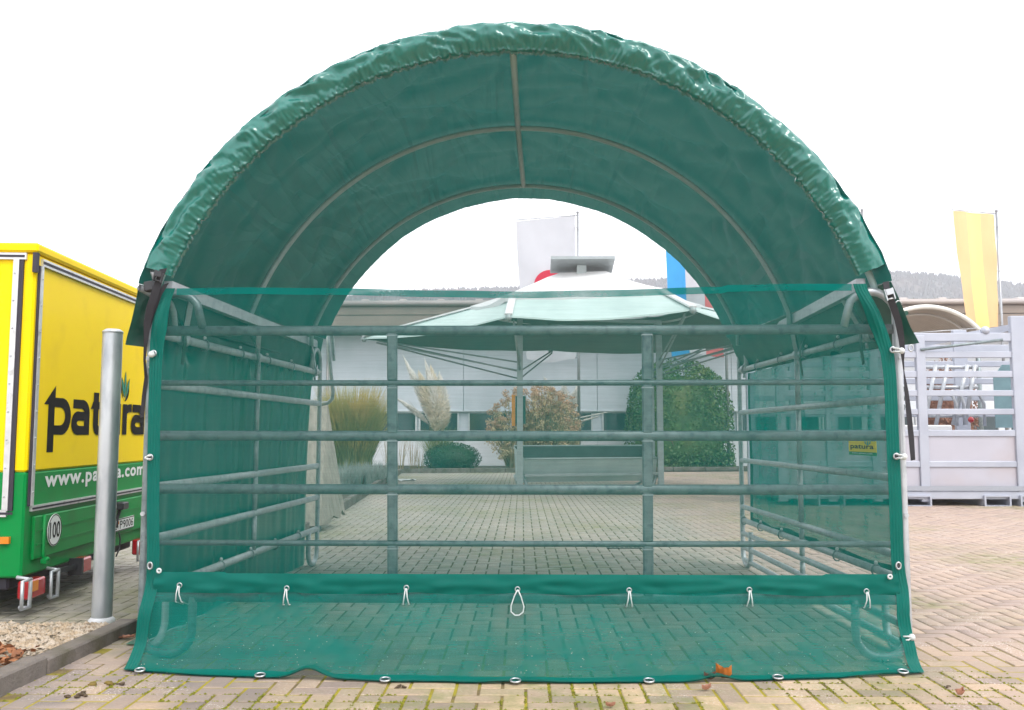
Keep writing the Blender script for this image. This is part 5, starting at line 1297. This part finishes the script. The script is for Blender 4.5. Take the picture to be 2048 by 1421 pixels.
# arched hut behind it
def hut():
    HY = 15.0
    c0, c1 = at(1852, 617, HY), at(1957, 664, HY); sag = c0.z - c1.z; half = c1.x - c0.x; Rr = (half ** 2 + sag ** 2) / (2 * sag); zc = c0.z - Rr
    t = thing('arched_hut', 'round-roofed corrugated hut showing above the cattle crate', 'shed', (c0.x, HY + 1.5, 0))
    SH = mat('taupe_corrugated_sheet', (.44, .41, .37), .6, .1, .06, 3)
    th = math.asin(min(.99, half / Rr))
    def f_(u, v, o_=0): 
        a = lerp(-th, th, u); r = Rr + .012 * math.sin(v * 3.2 * 2 * math.pi * 8) + o_; return V(c0.x + r * math.sin(a), HY + 3.2 * v, zc + r * math.cos(a))
    m = MB(); m.grid(lambda u, v: f_(u, v), 30, 150); m.build('roof_sheet', SH, t)
    m = MB(); pts = [f_(k / 30, 0, .03) - V(0, .02, 0) for k in range(31)]; m.tube(pts, .05, 8, up=(0, 1, 0)); m.build('roof_edge', mat('pale_edge_trim', (.74, .72, .66), .5), t)
    pts = [f_(k / 30, 0, -.09) + V(0, .3, 0) for k in range(31)]; m = MB(); m.tube(pts, .03, 6, up=(0, 1, 0)); m.build('inner_rib', SH, t)
    for u in (0, 1):
        for v in (0.02, .98):
            p = f_(u, v); m = MB(); m.tube([V(p.x, p.y, 0), p], .05, 8); m.build('post', GALV, t)
    a, b = at(1806, 668, HY - .05), at(1955, 657, HY - .05); m = MB(); m.tube([a, b], .012, 5); m.build('tie_rod', GALVB, t)
hut()
c = at(1912, 790, 19.0)
bush('autumn_shrub', 'reddish brown autumn shrub seen between the rails of the cattle crate', 'bush', (c.x, 19.5, 1.6), (.75, .6, 1.45), 3800, .04, RBRN, 41, .9)

# ================================================================ small things on the paving
def leaf_obj(name, label, px, py, size, mt, rot, curl, seed, cat='leaf'):
    c_ = gr(px, py); g = random.Random(seed); m = MB(); n_ = 9
    def f_(u, v):
        q = u; wv_ = math.sin(math.pi * q ** .8) * (1 + .35 * math.sin(q * 19 + seed)); x = (q - .5) * 2 * size; y = (v - .5) * 2 * size * .55 * wv_
        z = .006 + curl * size * ((v - .5) ** 2 * 3 + (q - .5) ** 2 * 1.6) + .15 * size * abs(fn(q * 4 + seed, v * 3))
        ca, sa = math.cos(rot), math.sin(rot); return V(c_.x + ca * x - sa * y, c_.y + sa * x + ca * y, z)
    m.grid(f_, 12, 6); tag(m.build(name, mt, None, (c_.x, c_.y, 0)), label, cat)
OL = mat('orange_leaf', (.50, .15, .02), .6, 0, .25, 40, transl=.3)
PLf = mat('pinkish_leaf', (.42, .20, .13), .7, 0, .2, 40, transl=.2)
BLf = mat('brown_leaf', (.10, .05, .03), .8, 0, .3, 40)
leaf_obj('maple_leaf', 'orange curled leaf lying at the edge of the net skirt', 1448, 1361, .036, OL, -.5, 1.6, 3)
leaf_obj('maple_leaf', 'dark brown curled leaf tucked beside the orange leaf', 1420, 1363, .028, BLf, .2, 1.2, 5)
leaf_obj('maple_leaf', 'pale pink scrap of leaf below the orange leaf', 1413, 1383, .025, PLf, .5, .9, 8)
leaf_obj('maple_leaf', 'reddish leaf fragment at the bottom edge of the picture right of centre', 1221, 1417, .02, PLf, .1, .9, 12)
leaf_obj('maple_leaf', 'pinkish crumpled leaf on the mossy paving at lower right', 1921, 1394, .028, PLf, .7, 1.0, 15)
leaf_obj('maple_leaf', 'small orange leaf lying on the ground hem of the net', 866, 1360, .022, OL, .0, .4, 18)
leaf_obj('maple_leaf', 'thin reddish leaf sliver by the corner of the gravel kerb', 250, 1279, .05, PLf, .1, .3, 22)
# moss and soil crumbs in the joints
MOSS = mat('moss', (.20, .21, .012), .95, 0, .3, 60, .8, 200)
CRU = mat('soil_crumb', (.085, .055, .03), .95, 0, .4, 60, .8, 150)
def clump(name, label, px, py, r, mt, sd, cat):
    c_ = gr(px, py); g = random.Random(sd); m = MB()
    for k in range(7):
        m.ball((c_.x + g.gauss(0, r * .7), c_.y + g.gauss(0, r * .5), .004), r * g.uniform(.2, .5), 7, 5, (1.2, 1, .45))
    o = m.build(name, mt, None, (c_.x, c_.y, 0))
    for v in o.data.vertices: v.co += Vector((fn(v.co.x * 90, v.co.y * 90), fn(v.co.y * 90, v.co.z * 90), fn(v.co.z * 90, v.co.x * 90))) * .006
    tag(o, label, cat)
clump('moss_clump', 'mossy brown clump on the paving left of the net corner', 194, 1370, .035, mat('moss_brown', (.16, .11, .02), .95, 0, .3, 60), 2, 'moss')
clump('soil_crumbs', 'dark soil crumbs at the bottom left of the paving', 152, 1394, .03, CRU, 3, 'soil')
clump('soil_crumbs', 'dark soil crumbs just below the net left of centre', 800, 1376, .018, CRU, 5, 'soil')
clump('soil_crumbs', 'soil crumbs trailing along the joint near the left net corner', 245, 1369, .02, CRU, 6, 'soil')
clump('soil_crumbs', 'tiny dark soil crumbs on the paving below the right net corner', 1897, 1376, .012, CRU, 7, 'soil')
arr = []
for k in range(4600):
    px, py = random.uniform(0, 2048), random.uniform(1342, 1425); p = gr(px, py)
    gx, gy = cr_ * p.x + sr_ * p.y, -sr_ * p.x + cr_ * p.y
    if random.random() < .55: gx = round((gx - .02) / G) * G + .02 + random.gauss(0, .003)
    else: gy = round((gy - .013) / G) * G + .013 + random.gauss(0, .003)
    X, Yw = cr_ * gx - sr_ * gy, sr_ * gx + cr_ * gy
    if in_gravel(X, Yw) or fn(X * 1.7, Yw * 1.7, 3) < -.02: continue
    s = random.uniform(.003, .008); z = random.uniform(-.004, .001)
    for q in range(3):
        a = q * 2.09 + random.random(); arr += [(X, Yw, z + s * .8), (X + s * math.cos(a), Yw + s * math.sin(a), z), (X + s * math.cos(a + 2.09), Yw + s * math.sin(a + 2.09), z)]
tag(np_mesh('joint_moss', arr, 3, MOSS), 'yellow green moss growing in the paving joints', None, None, 'stuff')

# ================================================================ air
hz = MB(); hz.box((-300, -25, -1.5), (300, 640, 82))
hm = bpy.data.materials.new('pale_haze'); hm.use_nodes = True; ht = hm.node_tree; ht.nodes.remove(ht.nodes['Principled BSDF'])
pvn = ht.nodes.new('ShaderNodeVolumePrincipled'); pvn.inputs['Color'].default_value = (.90, .92, 1.0, 1); pvn.inputs['Density'].default_value = .0013; pvn.inputs['Anisotropy'].default_value = .0
pvn.inputs['Density Attribute'].default_value = ''; hm.cycles.homogeneous_volume = True
ht.links.new(pvn.outputs[0], ht.nodes['Material Output'].inputs['Volume'])
tag(hz.build('haze', hm), 'pale autumn haze over the yard and hills', None, None, 'stuff')
